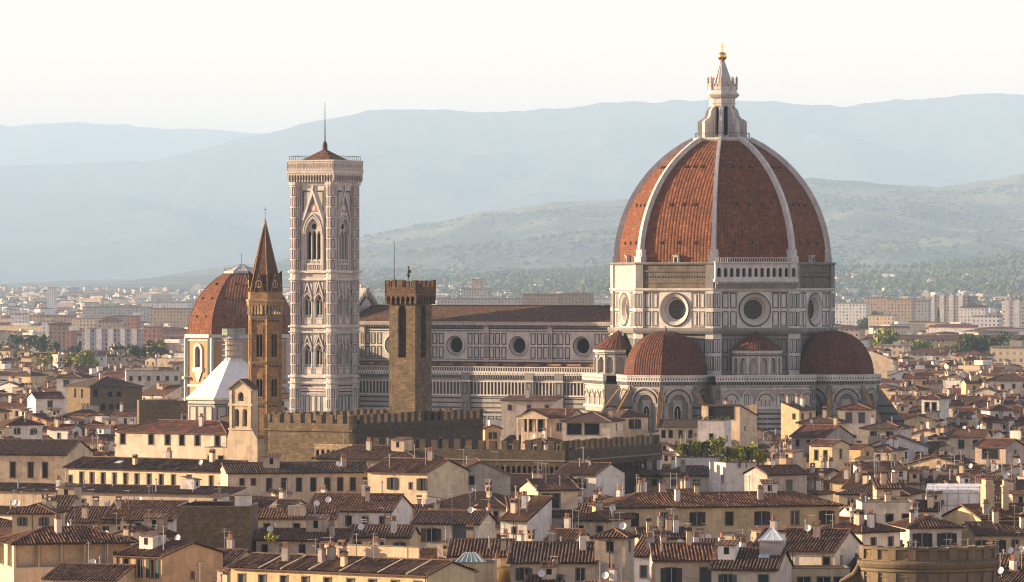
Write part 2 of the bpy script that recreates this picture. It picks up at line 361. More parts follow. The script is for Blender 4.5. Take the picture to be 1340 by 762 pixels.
def hill(name, prof, Yr, Yf, mat, nx=260, nt=44, amp=0.16, fs=1.0, seed=0.0, Yb=None, gut=0.0):
    x0, x1 = at(-420, Yr), at(1760, Yr); me = MB(); W = x1 - x0
    Yb = Yb or Yr + (Yr - Yf) * 0.6; rows = []
    def zr(x, Y): return max(2.0, zof(lerp_prof(prof, x / Yr * F + 670), Yr))
    def Z(x, t):
        zt = zr(x, 0); y = Yf + (Yr - Yf) * t
        if t <= 1:
            base = zt * (0.30 * t + 0.70 * t ** 1.6)
            n = noise.fractal(Vector((x / 900 * fs + seed, y / 900 * fs, seed)), 0.9, 2.1, 6)
            rg = 1 - abs(noise.noise(Vector((x / 1300 * fs + seed * 3, y / 3600 * fs, 7 + seed)))) * 2
            e = math.sin(math.pi * min(1, t)) ** 0.7
            return max(-3.0, base + zt * e * (amp * n * 0.6 + amp * 0.7 * (rg - 0.6)))+ zt * 0.012 * noise.fractal(Vector((x / 130 * fs, y / 130, seed)), 0.9, 2.0, 4) * t
        return zt * (1 - 0.5 * (t - 1))
    ts = [j / nt for j in range(nt + 1)] + [1.15, 1.6, 2.0]
    for t in ts:
        y = Yf + (Yr - Yf) * t if t <= 1 else Yr + (Yb - Yr) * (t - 1)
        me.v += [(x0 + W * i / nx, y, Z(x0 + W * i / nx, t)) for i in range(nx + 1)]
    n = nx + 1
    for j in range(len(ts) - 1):
        for i in range(nx):
            me.f.append((j * n + i, j * n + i + 1, (j + 1) * n + i + 1, (j + 1) * n + i)); me.k.append(mat); me.uv.append([(0.0, 0.0)] * 4); me.sm.append(True)
    HILLZ[name] = (Z, Yf, Yr)
    return struct(me.build(name))
mk_hill('hill_far_cover', (0.045, 0.062, 0.045), (0.10, 0.115, 0.08), 0.60, 0.0011)
mk_hill('hill_mid_cover', (0.042, 0.062, 0.032), (0.17, 0.185, 0.10), 0.515, 0.0022)
mk_hill('hill_near_cover', (0.036, 0.056, 0.024), (0.16, 0.165, 0.09), 0.50, 0.0050)
hill('distant_ridge', [(-420, 172), (0, 165), (90, 161), (150, 163), (210, 169), (270, 169), (335, 174), (420, 178), (600, 190), (1760, 200)], 66000, 50000, 'hill_far_cover', 200, 20, 0.10, 0.5, 3.1)
hill('mountain', [(-420, 214), (-60, 218), (60, 216), (200, 210), (255, 197), (330, 178), (420, 157), (490, 144), (560, 144), (660, 147), (730, 142), (800, 134), (900, 131), (1000, 133), (1060, 138), (1100, 139), (1180, 131), (1260, 126), (1305, 121), (1345, 124), (1500, 130), (1760, 150)], 50000, 32000, 'hill_far_cover', 300, 40, 0.17, 0.55, 1.3)
hill('hill_ridge', [(-420, 376), (-100, 374), (160, 366), (330, 346), (440, 322), (500, 303), (560, 291), (640, 276), (740, 264), (810, 262), (900, 259), (960, 247), (1040, 233), (1100, 236), (1180, 243), (1235, 244), (1290, 236), (1345, 228), (1480, 222), (1760, 230)], 26000, 14000, 'hill_mid_cover', 340, 56, 0.15, 1.1, 5.7)
hill('foothill', [(-420, 380), (300, 378), (430, 374), (560, 366), (700, 357), (800, 352), (900, 350), (1050, 353), (1110, 350), (1190, 347), (1260, 342), (1345, 333), (1480, 325), (1760, 330)], 15000, 8500, 'hill_near_cover', 340, 40, 0.18, 1.6, 9.2)
hz = MB(); hz.bx(-12800, 12800, -400, 84000, -8, 2290, 'dark'); ho = hz.build('haze'); struct(ho, 'stuff')
hm = bpy.data.materials.new('haze_air'); hm.use_nodes = True; hn = hm.node_tree.nodes; hn.clear()
ho_ = hn.new('ShaderNodeOutputMaterial'); hv = hn.new('ShaderNodeVolumePrincipled'); hm.node_tree.links.new(hv.outputs[0], ho_.inputs['Volume'])
hv.inputs['Density'].default_value = HAZE_DENSITY; hv.inputs['Color'].default_value = (0.48, 0.695, 0.95, 1); hv.inputs['Anisotropy'].default_value = -0.1
ho.data.materials.clear(); ho.data.materials.append(hm)

# ================================================================ cathedral (local axes: +x towards the apse, +y away from the viewer's flank)
CX, CY, CROT = 55.6, 1300.0, -29.5
cath = emp('cathedral', 'huge marble cathedral with ribbed terracotta dome, white lantern and long arcaded nave', 'cathedral', (CX, CY, 0), CROT)
T8 = math.tan(R_(22.5))
def dome_r(z, z0=59.5, r0=27.7, r1=6.7, h=32.6):
    d = r0 - r1; rho = (h * h + d * d) / (2 * d); return r0 - rho + math.sqrt(max(0, rho * rho - (z - z0) ** 2))
def panels(m, us, vs, w, h, n, t=0.16, inner='marble_green'):
    for u in us:
        for v in vs: m.frame(u - w / 2, u + w / 2, v - h / 2, v + h / 2, t, n, n + 0.05, inner)

# --- dome shell, with tile courses
dm = MB(); NZ = 22
arc = 0.0; zs = [59.5 + 32.6 * (1 - math.cos(math.pi / 2 * j / NZ)) * 0 + 32.6 * j / NZ for j in range(NZ + 1)]
for k in range(8):
    a = k * 45; arc = 0
    for j in range(NZ):
        r0, r1 = dome_r(zs[j]), dome_r(zs[j + 1]); ap0, ap1 = r0 * math.cos(R_(22.5)), r1 * math.cos(R_(22.5))
        L = math.hypot(zs[j + 1] - zs[j], ap1 - ap0)
        ca, sa = math.cos(R_(a)), math.sin(R_(a)); P = []
        for ap, z in ((ap0, zs[j]), (ap1, zs[j + 1])):
            h = ap * T8; P.append([(ap * ca + h * sa, ap * sa - h * ca, z), (ap * ca - h * sa, ap * sa + h * ca, z), h])
        u0, u1 = P[0][2] + 40 * k, P[1][2]
        dm.poly([P[0][0], P[0][1], P[1][1], P[1][0]], 'dome_tile', [(-P[0][2] + 60 * k, arc), (P[0][2] + 60 * k, arc), (P[1][2] + 60 * k, arc + L), (-P[1][2] + 60 * k, arc + L)])
        arc += L
dome = dm.build('dome', cath)
for k in range(8):                                   # ribs
    m = MB(); a = R_(22.5 + 45 * k); ca, sa = math.cos(a), math.sin(a); pr = []
    for j in range(19):
        z = 59.0 + 33.0 * j / 18; r = dome_r(min(z, 92.1)); w = 0.72 - 0.24 * j / 18
        dr = (dome_r(min(92, z + .4)) - dome_r(max(59.5, z - .4))) / 0.8; nl = math.hypot(1, dr); nr, nz = 1 / nl, -dr / nl
        pr.append((r, z, w, nr, nz))
    def rp(r, z, s): return (r * ca - s * sa, r * sa + s * ca, z)
    for (r0, z0, w0, n0, m0), (r1, z1, w1, n1, m1) in zip(pr, pr[1:]):
        h0 = 1.15; b0, b1 = -0.9, -0.9
        A = [rp(r0 + n0 * b0, z0 + m0 * b0, -w0), rp(r0 + n0 * h0, z0 + m0 * h0, -w0 * .8), rp(r0 + n0 * h0, z0 + m0 * h0, w0 * .8), rp(r0 + n0 * b0, z0 + m0 * b0, w0)]
        B = [rp(r1 + n1 * b1, z1 + m1 * b1, -w1), rp(r1 + n1 * h0, z1 + m1 * h0, -w1 * .8), rp(r1 + n1 * h0, z1 + m1 * h0, w1 * .8), rp(r1 + n1 * b1, z1 + m1 * b1, w1)]
        for i in range(3): m.poly([A[i], A[i + 1], B[i + 1], B[i]], 'marble_white')
    R = 28.3
    for s0, z0, z1, rr in ((1.35, 57.2, 61.2, 29.0), (1.15, 61.2, 63.0, 28.6)):
        P = [rp(26.2, 0, -s0), rp(rr, 0, -s0), rp(rr, 0, s0), rp(26.2, 0, s0)]
        for i in range(3): m.poly([(*P[i][:2], z0), (*P[i + 1][:2], z0), (*P[i + 1][:2], z1), (*P[i][:2], z1)], 'marble_white')
        m.poly([(*q[:2], z1) for q in P], 'marble_white')
    m.build('rib', dome)
vent = MB(); vent.bx(-0.36, 0.36, -0.36, 0.40, -0.3, 0.28, 'brick_red'); vent.bx(-0.27, 0.27, -0.28, 0.3, 0.282, 0.29, 'dark'); vent.bx(-0.42, 0.42, 0.40, 0.5, -0.3, 0.42, 'brick_red')
dorm = MB(); dorm.bx(-0.7, 0.7, -0.9, 1.0, -0.6, 1.1, 'marble_white'); dorm.bx(-0.4, 0.4, -0.8, 0.6, 1.102, 1.12, 'dark'); dorm.bx(-0.85, 0.85, 1.0, 1.2, -0.6, 1.3, 'marble_white')
def setup_mesh(mb, nm): o = mb.build(nm); me = o.data; bpy.data.objects.remove(o); return me
vme, dme = setup_mesh(vent, 'dome_vent'), setup_mesh(dorm, 'dome_dormer')
for k in range(8):
    a = 45 * k; ca, sa = math.cos(R_(a)), math.sin(R_(a))
    for z, sp in ((84.6, 2.3), (74.6, 3.5), (64.7, 4.9)):
        ap = dome_r(z) * math.cos(R_(22.5))
        dr = (dome_r(z + .3) - dome_r(z - .3)) / 0.6; tl = math.atan2(-dr, 1)
        for i in (-1, 0, 1):
            o = link('dome_vent', vme, dome); u = i * sp
            X, N = Vector((-sa, ca, 0)), Vector((ca * math.cos(tl), sa * math.cos(tl), math.sin(tl))); V = N.cross(X)
            o.matrix_local = Matrix(((X.x, V.x, N.x, ap * ca - u * sa), (X.y, V.y, N.y, ap * sa + u * ca), (X.z, V.z, N.z, z), (0, 0, 0, 1)))
    if k in (6, 4, 0, 5):
        o = link('dome_dormer', dme, dome); ap = dome_r(60.6) * math.cos(R_(22.5)); X, N = Vector((-sa, ca, 0)), Vector((ca, sa, 0))
        o.matrix_local = Matrix(((X.x, 0, N.x, ap * ca), (X.y, 0, N.y, ap * sa), (0, 1, 0, 60.4), (0, 0, 0, 1)))

# --- drum
dr = MB(); A = 27.0; HW = A * T8
for k in range(8):
    dr.face_of(45 * k, A)
    CV, RR = 47.4, 4.25     # oculus centre height and radius
    q = 4.6
    for (a0, a1, b0, b1) in ((-HW, -q, 42.6, 52.2), (q, HW, 42.6, 52.2), (-q, q, 42.6, CV - q), (-q, q, CV + q, 52.2)):
        dr.poly([(a0, b0, 0), (a1, b0, 0), (a1, b1, 0), (a0, b1, 0)], 'marble_white')
    for j in range(32):
        P = []
        for jj in (j, j + 1):
            t = 2 * math.pi * jj / 32; c, s = math.cos(t), math.sin(t); e = q / max(abs(c), abs(s)); P.append(((RR * c, CV + RR * s, 0), (e * c, CV + e * s, 0)))
        dr.poly([P[0][0], P[1][0], P[1][1], P[0][1]], 'marble_white')
    us = (-7.95, -5.75, 5.75, 7.95)
    panels(dr, us, (45.0, 49.7), 1.75, 3.9, 0.0, 0.24)
    for u in us: panels(dr, (u,), (45.0, 49.7), 0.95, 3.0, 0.0, 0.07, 'marble_rose')
    for s in (-1, 1):                                             # corner pilasters
        u0, u1 = sorted((s * 9.15, s * (HW + 0.2))); dr.bx(u0, u1, 30, 52.2, 0, 0.45, 'marble_white')
        panels(dr, (s * 9.85, s * 10.95), (45.0, 49.7), 0.8, 3.7, 0.45, 0.2)
        panels(dr, (s * 9.85, s * 10.95), (33.5, 38.0), 0.8, 3.6, 0.45, 0.2)
        dr.bx(u0, u1, 52.9, 59.2, 0, 0.45, 'marble_grime' if k not in (5, 4) else 'marble_white')  # sunward faces white, the others darker: sunlight painted into the pilaster colour
    for (a0, a1) in ((-HW, -q), (q, HW)):
        dr.bx(a0, a1, 42.75, 42.9, 0, 0.06, 'marble_green'); dr.bx(a0, a1, 51.75, 51.95, 0, 0.06, 'marble_green')
    dr.poly([(-HW, 52.2, 0), (HW, 52.2, 0), (HW, 59.5, 0), (-HW, 59.5, 0)], 'raw_masonry' if k not in (5, 4) else 'marble_rose')  # band paler on the two sunward faces, sunlight painted into its colour
    if k not in (5, 4, 7):
        for j in range(24): dr.bx(-8.9 + j * 0.76, -8.55 + j * 0.76, 55.6, 56.1, 0, 0.012, 'dark')
        dr.bx(-9.0, 9.0, 57.2, 57.6, 0, 0.3, 'raw_masonry'); dr.bx(-9.0, 9.0, 54.3, 54.6, 0, 0.2, 'raw_masonry')
    # lower octagon between the tribunes
    dr.poly([(-HW, 26, 0), (HW, 26, 0), (HW, 41.2, 0), (-HW, 41.2, 0)], 'marble_grime')
    panels(dr, (-7.95, -5.9, -3.8, -1.7, 1.7, 3.8, 5.9, 7.95), (33.5, 38.0), 1.5, 3.6, 0.0, 0.22)
    dr.bx(-HW, HW, 40.6, 40.8, 0, 0.05, 'marble_green')
dr.world()
def belt(m, z0, z1, a, mat): m.octa([(A - 0.5, z0), (a - 0.3, z0), (a, z0 + (z1 - z0) * 0.5), (a, z1), (A - 0.5, z1)], mat)
belt(dr, 41.2, 42.6, 28.2, 'marble_grime'); belt(dr, 52.2, 52.9, 27.8, 'marble_white'); belt(dr, 59.0, 59.7, 27.75, 'marble_grime')
dr.octa([(A + 0.4, 59.7), (25.6, 59.71)], 'raw_masonry')
drum = dr.build('drum', cath)
for k in range(8):                                               # round windows of the drum
    m = MB(); m.face_of(45 * k, A); O, U, V, N = m.fr
    def ring(prof, mats, n=36):
        for (r0, d0), (r1, d1), mt in zip(prof, prof[1:], mats):
            for j in range(n):
                a, b = 2 * math.pi * j / n, 2 * math.pi * (j + 1) / n
                m.poly([(r0 * math.cos(a), 47.4 + r0 * math.sin(a), d0), (r0 * math.cos(b), 47.4 + r0 * math.sin(b), d0), (r1 * math.cos(b), 47.4 + r1 * math.sin(b), d1), (r1 * math.cos(a), 47.4 + r1 * math.sin(a), d1)], mt, smooth=False)
    ring([(4.45, 0), (4.45, 0.3), (4.1, 0.4), (3.95, 0.2), (3.5, -0.1), (3.35, -0.2), (2.75, -1.1), (2.6, -1.2), (2.6, -1.5)], ['marble_white', 'marble_green', 'marble_white', 'marble_rose', 'marble_white', 'marble_rose', 'marble_white', 'marble_white'])
    w = m.build('round_window', drum)
    m = MB(); m.face_of(45 * k, A); m.poly([(2.65 * math.cos(2 * math.pi * j / 32), 47.4 + 2.65 * math.sin(2 * math.pi * j / 32), -1.45) for j in range(32)], 'glass')
    for u in (-1.3, 0, 1.3): h = math.sqrt(2.6 ** 2 - u * u); m.bx(u - .05, u + .05, 47.4 - h, 47.4 + h, -1.44, -1.36, 'iron'); m.bx(-h, h, 47.35 + u, 47.45 + u, -1.44, -1.36, 'iron')
    m.build('window_glass', drum)
gl = MB()                                                        # the one finished gallery, on the south-east side
gl.face_of(-45, A)
gl.bx(-10.9, 10.9, 52.9, 54.6, 0.0, 1.3, 'marble_grime'); gl.bx(-11.4, 11.4, 54.6, 55.3, 0, 2.1, 'marble_white')
for j in range(34): gl.bx(-10.7 + j * .64, -10.35 + j * .64, 54.15, 54.6, 1.3, 1.8, 'marble_white')
gl.arcade(-9.1, 9.1, 55.3, 59.4, [(-8.27 + j * 1.654, 1.0, 55.9, 57.7, 'r') for j in range(11)], 1.5, 1.3, 'marble_white')
for s in (-1, 1): gl.arcade(*sorted((s * 9.1, s * 11.2)), 55.3, 59.4, [(s * 10.15, 1.1, 55.9, 57.7, 'r')], 1.75, 1.3, 'marble_white')
gl.bx(-11.3, 11.3, 59.4, 59.8, -1, 2.0, 'marble_white')
for s in (-1, 1): gl.poly([(s * 11.2, 55.3, 0), (s * 11.2, 55.3, 1.75), (s * 11.2, 59.4, 1.75), (s * 11.2, 59.4, 0)], 'marble_white')
for j in range(36): gl.bx(-11 + j * .62, -10.86 + j * .62, 59.8, 60.7, 1.6, 1.75, 'marble_white')
gl.bx(-11.2, 11.2, 60.7, 60.9, 1.55, 1.8, 'marble_white')
gl.build('gallery', drum)

# --- lantern
ln = MB()
ln.octa([(6.0, 91.0), (6.9, 91.6), (7.3, 92.1), (7.3, 92.6), (3, 92.6)], 'marble_white')
for k in range(8):
    ln.face_of(45 * k, 3.15); h = 3.15 * T8
    ln.arcade(-h, h, 92.6, 103.0, [(0, 1.15, 93.3, 100.4, 'r')], 0, 0.9, 'marble_white')
    ln.archring(0, 100.4, 1.15, 0.25, 0, 0.12, 'marble_rose')
    ln.bx(-h, h, 101.6, 101.8, 0, 0.1, 'marble_rose')
ln.world(); ln.octa([(3.15, 103.0), (3.6, 103.2), (4.1, 103.8), (4.25, 104.1), (3.8, 104.3), (3.5, 105.2), (3.6, 105.4), (3.6, 106.2), (2.6, 106.2)], 'marble_white')
for k in range(8):
    ln.face_of(45 * k, 3.6); 
    for u in (-.85, 0, .85): ln.bx(u - .28, u + .28, 106.2, 107.0, -.25, 0.02, 'marble_rose')
ln.world()
for k in range(24):
    a = R_(15 * k); ln.tube((7.2 * math.cos(a), 7.2 * math.sin(a), 92.6), (7.2 * math.cos(a), 7.2 * math.sin(a), 93.8), 0.06, 4, 'iron')
ln.lathe([(7.2, 93.8), (7.24, 93.9), (7.16, 93.9), (7.2, 93.8)], 24, 'iron')
for k in range(8):
    a = R_(22.5 + 45 * k); c, s = math.cos(a), math.sin(a); ln.lathe([(0.32, 105.4), (0.32, 107.4), (0.45, 107.5), (0.3, 107.8), (0.38, 108.3), (0.02, 109.0)], 6, 'marble_rose', (3.8 * c, 3.8 * s))
lantern = ln.build('lantern', cath)
for k in range(8):
    m = MB(); a = 22.5 + 45 * k; c, s = math.cos(R_(a)), math.sin(R_(a))
    m.plane((0, 0, 0), (c, s, 0), (-s, c, 0))
    out = [(3.0, 92.6), (6.4, 92.6), (6.4, 96.7), (6.5, 96.9), (5.9, 97.4), (5.0, 97.8), (4.5, 98.5), (4.3, 99.5), (4.0, 100.2), (3.6, 100.5), (3.0, 101.3)]
    for sd in (-.42, .42): m.poly([(*q, sd) for q in out], 'marble_white')
    for q, q2 in zip(out[1:], out[2:]): m.poly([(*q, -.42), (*q2, -.42), (*q2, .42), (*q, .42)], 'marble_white')
    m.bx(5.8, 6.5, 92.6, 96.8, -.5, .5, 'marble_white'); m.bx(4.6, 5.5, 93.0, 96.2, -.43, .43, 'marble_rose', )
    m.build('buttress', lantern)
m = MB(); m.lathe([(2.75, 106.0), (2.0, 108.4), (1.3, 110.7), (0.75, 112.4), (0.5, 112.8), (0.7, 113.0), (0.4, 113.2)], 16, 'lead')
for k in range(8): a = R_(22.5 + 45 * k); m.tube((2.8 * math.cos(a), 2.8 * math.sin(a), 106.2), (.5 * math.cos(a), .5 * math.sin(a), 112.8), 0.16, 5, 'marble_white')
m.build('cone', lantern)
m = MB(); m.ball((0, 0, 114.2), 1.2, 'gold', 12); m.build('golden_ball', lantern)
m = MB(); m.bx(-.11, .11, -.11, .11, 115.3, 117.6, 'gold'); m.bx(-.6, .6, -.09, .09, 116.6, 116.82, 'gold'); m.build('cross', lantern)

# --- tribunes: three domed apses with buttress ramps
def stripes(m, u0, u1, z0, z1, n, step=1.3, mat='marble_green'):
    z = z0
    while z < z1: m.bx(u0, u1, z, z + step * 0.36, n, n + 0.04, mat, 'c'); z += step
def corbel_parapet(m, u0, u1, z, n):
    m.bx(u0, u1, z + 1.1, z + 2.5, n, n + 0.9, 'marble_white', ''); m.bx(u0, u1, z + 2.5, z + 2.8, n, n + 1.05, 'marble_white')
    k = max(1, int((u1 - u0) / 0.72))
    for j in range(k):
        uc = u0 + (j + .5) * (u1 - u0) / k; m.bx(uc - .17, uc + .17, z + 0.2, z + 1.1, n, n + 0.75, 'marble_grime'); m.bx(uc - .13, uc + .13, z + 1.5, z + 2.1, n + 0.9, n + 0.93, 'marble_green', 'c')
    m.bx(u0, u1, z - 0.1, z + 0.2, n, n + 0.25, 'marble_white')
def tribune(ang):
    c = (32.3 * math.cos(R_(ang)), 32.3 * math.sin(R_(ang))); m = MB(); a = 10.9; h = a * T8
    for k in (-2, -1, 0, 1, 2):
        m.face_of(ang + 45 * k, a, c)
        m.arcade(-h, h, 0, 28, [(0, 5.2, 14.5, 23.5, 'r')], 0, 0.7, 'marble_aged', 'marble_grime')
        m.archring(0, 23.5, 5.2, 0.5, 0, 0.25, 'marble_aged', seg=18); m.archring(0, 23.5, 6.3, 0.3, 0, 0.06, 'marble_green', seg=18); m.archring(0, 23.5, 4.4, 0.28, -.1, 0.12, 'marble_rose', seg=18)
        m.archring(0, 23.5, 7.6, 0.25, 0, 0.3, 'marble_white', seg=18)
        stripes(m, -h + .5, -3.9, 8, 22, 0); stripes(m, 3.9, h - .5, 8, 22, 0); stripes(m, -h + .5, h - .5, 2, 14, 0, 1.6)
        for q in (-1, 1): m.bx(q * h - .5, q * h + .5, 0, 27.8, -.1, 0.3, 'marble_grime'); panels(m, (q * (h - 1.1),), (24.8,), 0.9, 2.6, 0, 0.2)
        m.bx(-h, h, 27.2, 27.5, 0, .12, 'marble_white'); corbel_parapet(m, -h - .25, h + .25, 27.8, 0)
        m.poly([(-h, 30.2, 0.9), (h, 30.2, 0.9), (h, 30.2, -4), (-h, 30.2, -4)], 'marble_grime')
    tr = m.build('tribune', cath)
    m = MB(); prof = []
    for j in range(13):
        t = j / 12 * math.pi / 2 * 0.985; prof.append((10.0 * (math.cos(t) ** 0.92), 30.3 + 11.6 * math.sin(t)))
    arc = 0
    for k in range(8):
        arc = 0
        for (a0, z0), (a1, z1) in zip(prof, prof[1:]):
            L = math.hypot(a1 - a0, z1 - z0); aa = R_(ang + 45 * k); ca, sa = math.cos(aa), math.sin(aa); h0, h1 = a0 * T8, a1 * T8
            m.poly([(c[0] + a0 * ca + h0 * sa, c[1] + a0 * sa - h0 * ca, z0), (c[0] + a0 * ca - h0 * sa, c[1] + a0 * sa + h0 * ca, z0), (c[0] + a1 * ca - h1 * sa, c[1] + a1 * sa + h1 * ca, z1), (c[0] + a1 * ca + h1 * sa, c[1] + a1 * sa - h1 * ca, z1)],
                   'tribune_tile', [(-h0 + k * 30, arc), (h0 + k * 30, arc), (h1 + k * 30, arc + L), (-h1 + k * 30, arc + L)]); arc += L
    m.lathe([(0.5, 41.6), (0.5, 42.4), (0.2, 42.9), (0.02, 43.3)], 6, 'marble_grime', c)
    m.build('half_dome', tr)
    for k in (-2, -1, 0, 1, 2):                                  # gothic windows
        m = MB(); m.face_of(ang + 45 * k, a, c)
        m.arcade(-1.25, 1.25, 14.6, 24.2, [(0, 1.7, 14.8, 21.4, 'p')], -0.45, 0.2, 'marble_aged', 'dark'); m.archring(0, 21.4, 1.7, 0.25, -.45, -.3, 'marble_rose', 'p')
        m.bx(-.08, .08, 14.9, 22, -.64, -.5, 'marble_rose'); m.build('gothic_window', tr)
    for k in (-1.5, -0.5, 0.5, 1.5):                             # ramps
        an = R_(ang + 45 * k); r0 = a / math.cos(R_(22.5)); m = MB(); ca, sa = math.cos(an), math.sin(an)
        m.plane((c[0] + r0 * ca, c[1] + r0 * sa, 0), (ca, sa, 0), (-sa, ca, 0)); out = [(-.4, 0), (8.6, 0), (8.6, 16.5), (7.4, 17.3), (0.6, 26.4), (-.4, 26.8)]
        for sd in (-.75, .75): m.poly([(*q, sd) for q in out], 'marble_grime')
        for q, q2 in zip(out[1:], out[2:]): m.poly([(*q, -.75), (*q2, -.75), (*q2, .75), (*q, .75)], 'brick_tan' if q2[1] > 17 and q[0] < 8 else 'marble_grime')
        for sd in (-.75, .48): 
            for t0 in range(10):
                f0, f1 = t0 / 10, (t0 + 1) / 10; m.poly([(7.4 - 6.8 * f0, 17.35 + 9.1 * f0, sd), (7.4 - 6.8 * f1, 17.35 + 9.1 * f1, sd), (7.4 - 6.8 * f1, 17.85 + 9.1 * f1, sd + .13), (7.4 - 6.8 * f0, 17.85 + 9.1 * f0, sd + .13)], 'brick_tan'); m.poly([(7.4 - 6.8 * f0, 17.35 + 9.1 * f0, sd + .27), (7.4 - 6.8 * f1, 17.35 + 9.1 * f1, sd + .27), (7.4 - 6.8 * f1, 17.85 + 9.1 * f1, sd + .13), (7.4 - 6.8 * f0, 17.85 + 9.1 * f0, sd + .13)], 'brick_tan')
        for zz in range(4, 24, 2):
            um = 8.6 if zz < 16.5 else max(0.3, 0.6 + (26.4 - zz) * 6.8 / 9.1)
            for sd in (-.80, .75): m.bx(0, um - .1, zz, zz + .55, sd, sd + .05, 'marble_green')
        m.build('ramp_buttress', tr)
for a in (-90, 0, 90): tribune(a)

# --- sacristies and the small round exedrae on the diagonal sides
for ang in (-45, -135, 45):
    m = MB(); m.face_of(ang, 36.0); H = 13.5
    m.bx(-H, H, 0, 28, -11, 0, 'marble_aged')
    m.bx(-H, H, 30.19, 30.2, -11, 0, 'marble_grime')
    xs = [(-9.2, 4.4), (-5.1, 2.2), (0.0, 4.6), (4.4, 1.6), (7.0, 2.2), (11.2, 3.4)] if ang == -45 else [(-9.5, 3.6), (-4.8, 3.6), (0, 3.6), (4.8, 3.6), (9.5, 3.6)]
    for u, w in xs:
        sp = 26.2 - w / 2 if w > 3 else 25.1
        m.poly([(u - w / 2, 22.6, .03), (u + w / 2, 22.6, .03), *[(u + w / 2 * math.cos(math.pi * j / 12), sp + w / 2 * math.sin(math.pi * j / 12), .03) for j in range(13)]], 'marble_rose' if w > 3 else 'marble_white')
        m.archring(u, sp, w, 0.32, 0, 0.3, 'marble_rose', seg=14); m.archring(u, sp, w - 1.2 if w > 2 else w * .6, 0.22, 0, 0.1, 'marble_green', seg=12)
        for q in range(3): uu = u - w / 4 + q * w / 4; m.bx(uu - .06, uu + .06, 22.7, sp + .3, .03, .1, 'marble_green')
        for sd in (-1, 1): m.bx(u + sd * (w / 2 + .25) - .25, u + sd * (w / 2 + .25) + .25, 22.6, sp, 0, .28, 'marble_white')
    m.bx(-H, H, 21.9, 22.5, 0, .4, 'marble_white'); stripes(m, -H, H, 15.2, 21.6, 0, 1.3)
    m.bx(-H, H, 14.2, 14.8, 0, .35, 'marble_grime')
    for j in range(18): m.frame(-H + .2 + j * 1.49, -H + 1.45 + j * 1.49, 10, 13.6, .16, .04, .1, 'marble_green')
    for u in (-12.9, 12.9): m.bx(u - .6, u + .6, 0, 28, 0, .5, 'marble_grime'); panels(m, (u,), (17, 22, 25.5), .8, 2.4, .5, .18)
    m.bx(-H, H, 26.9, 27.2, 0, .12, 'marble_white'); corbel_parapet(m, -H, H, 27.8, 0)
    sac = m.build('sacristy', cath)
    ex = MB(); c = (28.6 * math.cos(R_(ang)), 28.6 * math.sin(R_(ang))); R = 6.3; n = 7
    for j in range(n):
        a = -90 + 180 / 7 * (j + .5); ex.face_of(ang + a, R * math.cos(R_(90 / 7)), c); h = R * math.sin(R_(90 / 7))
        ex.arcade(-h, h, 30.2, 37.0, [(0, 1.75, 30.9, 34.1, 'r')], 0, 0.9, 'marble_aged', 'marble_rose'); ex.archring(0, 34.1, 1.75, .22, 0, .12, 'marble_white')
        for sd in (-1, 1): ex.bx(sd * h - .22, sd * h + .22, 30.8, 35.4, 0, .25, 'marble_white')
        ex.bx(-h - .1, h + .1, 36.2, 36.9, 0, .45, 'marble_white'); ex.bx(-h - .1, h + .1, 35.5, 35.7, 0, .1, 'marble_green')
    e = ex.build('exedra', cath); ex = MB()
    for j in range(20):
        a0, a1 = R_(ang - 100 + 10 * j), R_(ang - 90 + 10 * j)
        for (r0, z0), (r1, z1) in (((7.0, 36.9), (3.6, 39.6)), ((3.6, 39.6), (0.05, 41.9))):
            ex.poly([(c[0] + r0 * math.cos(a0), c[1] + r0 * math.sin(a0), z0), (c[0] + r0 * math.cos(a1), c[1] + r0 * math.sin(a1), z0), (c[0] + r1 * math.cos(a1), c[1] + r1 * math.sin(a1), z1), (c[0] + r1 * math.cos(a0), c[1] + r1 * math.sin(a0), z1)], 'tribune_tile', [(j * 1.2, z0), (j * 1.2 + 1.2, z0), (j * 1.2 + .9, z1), (j * 1.2 + .3, z1)])
    ex.build('cone_roof', e)

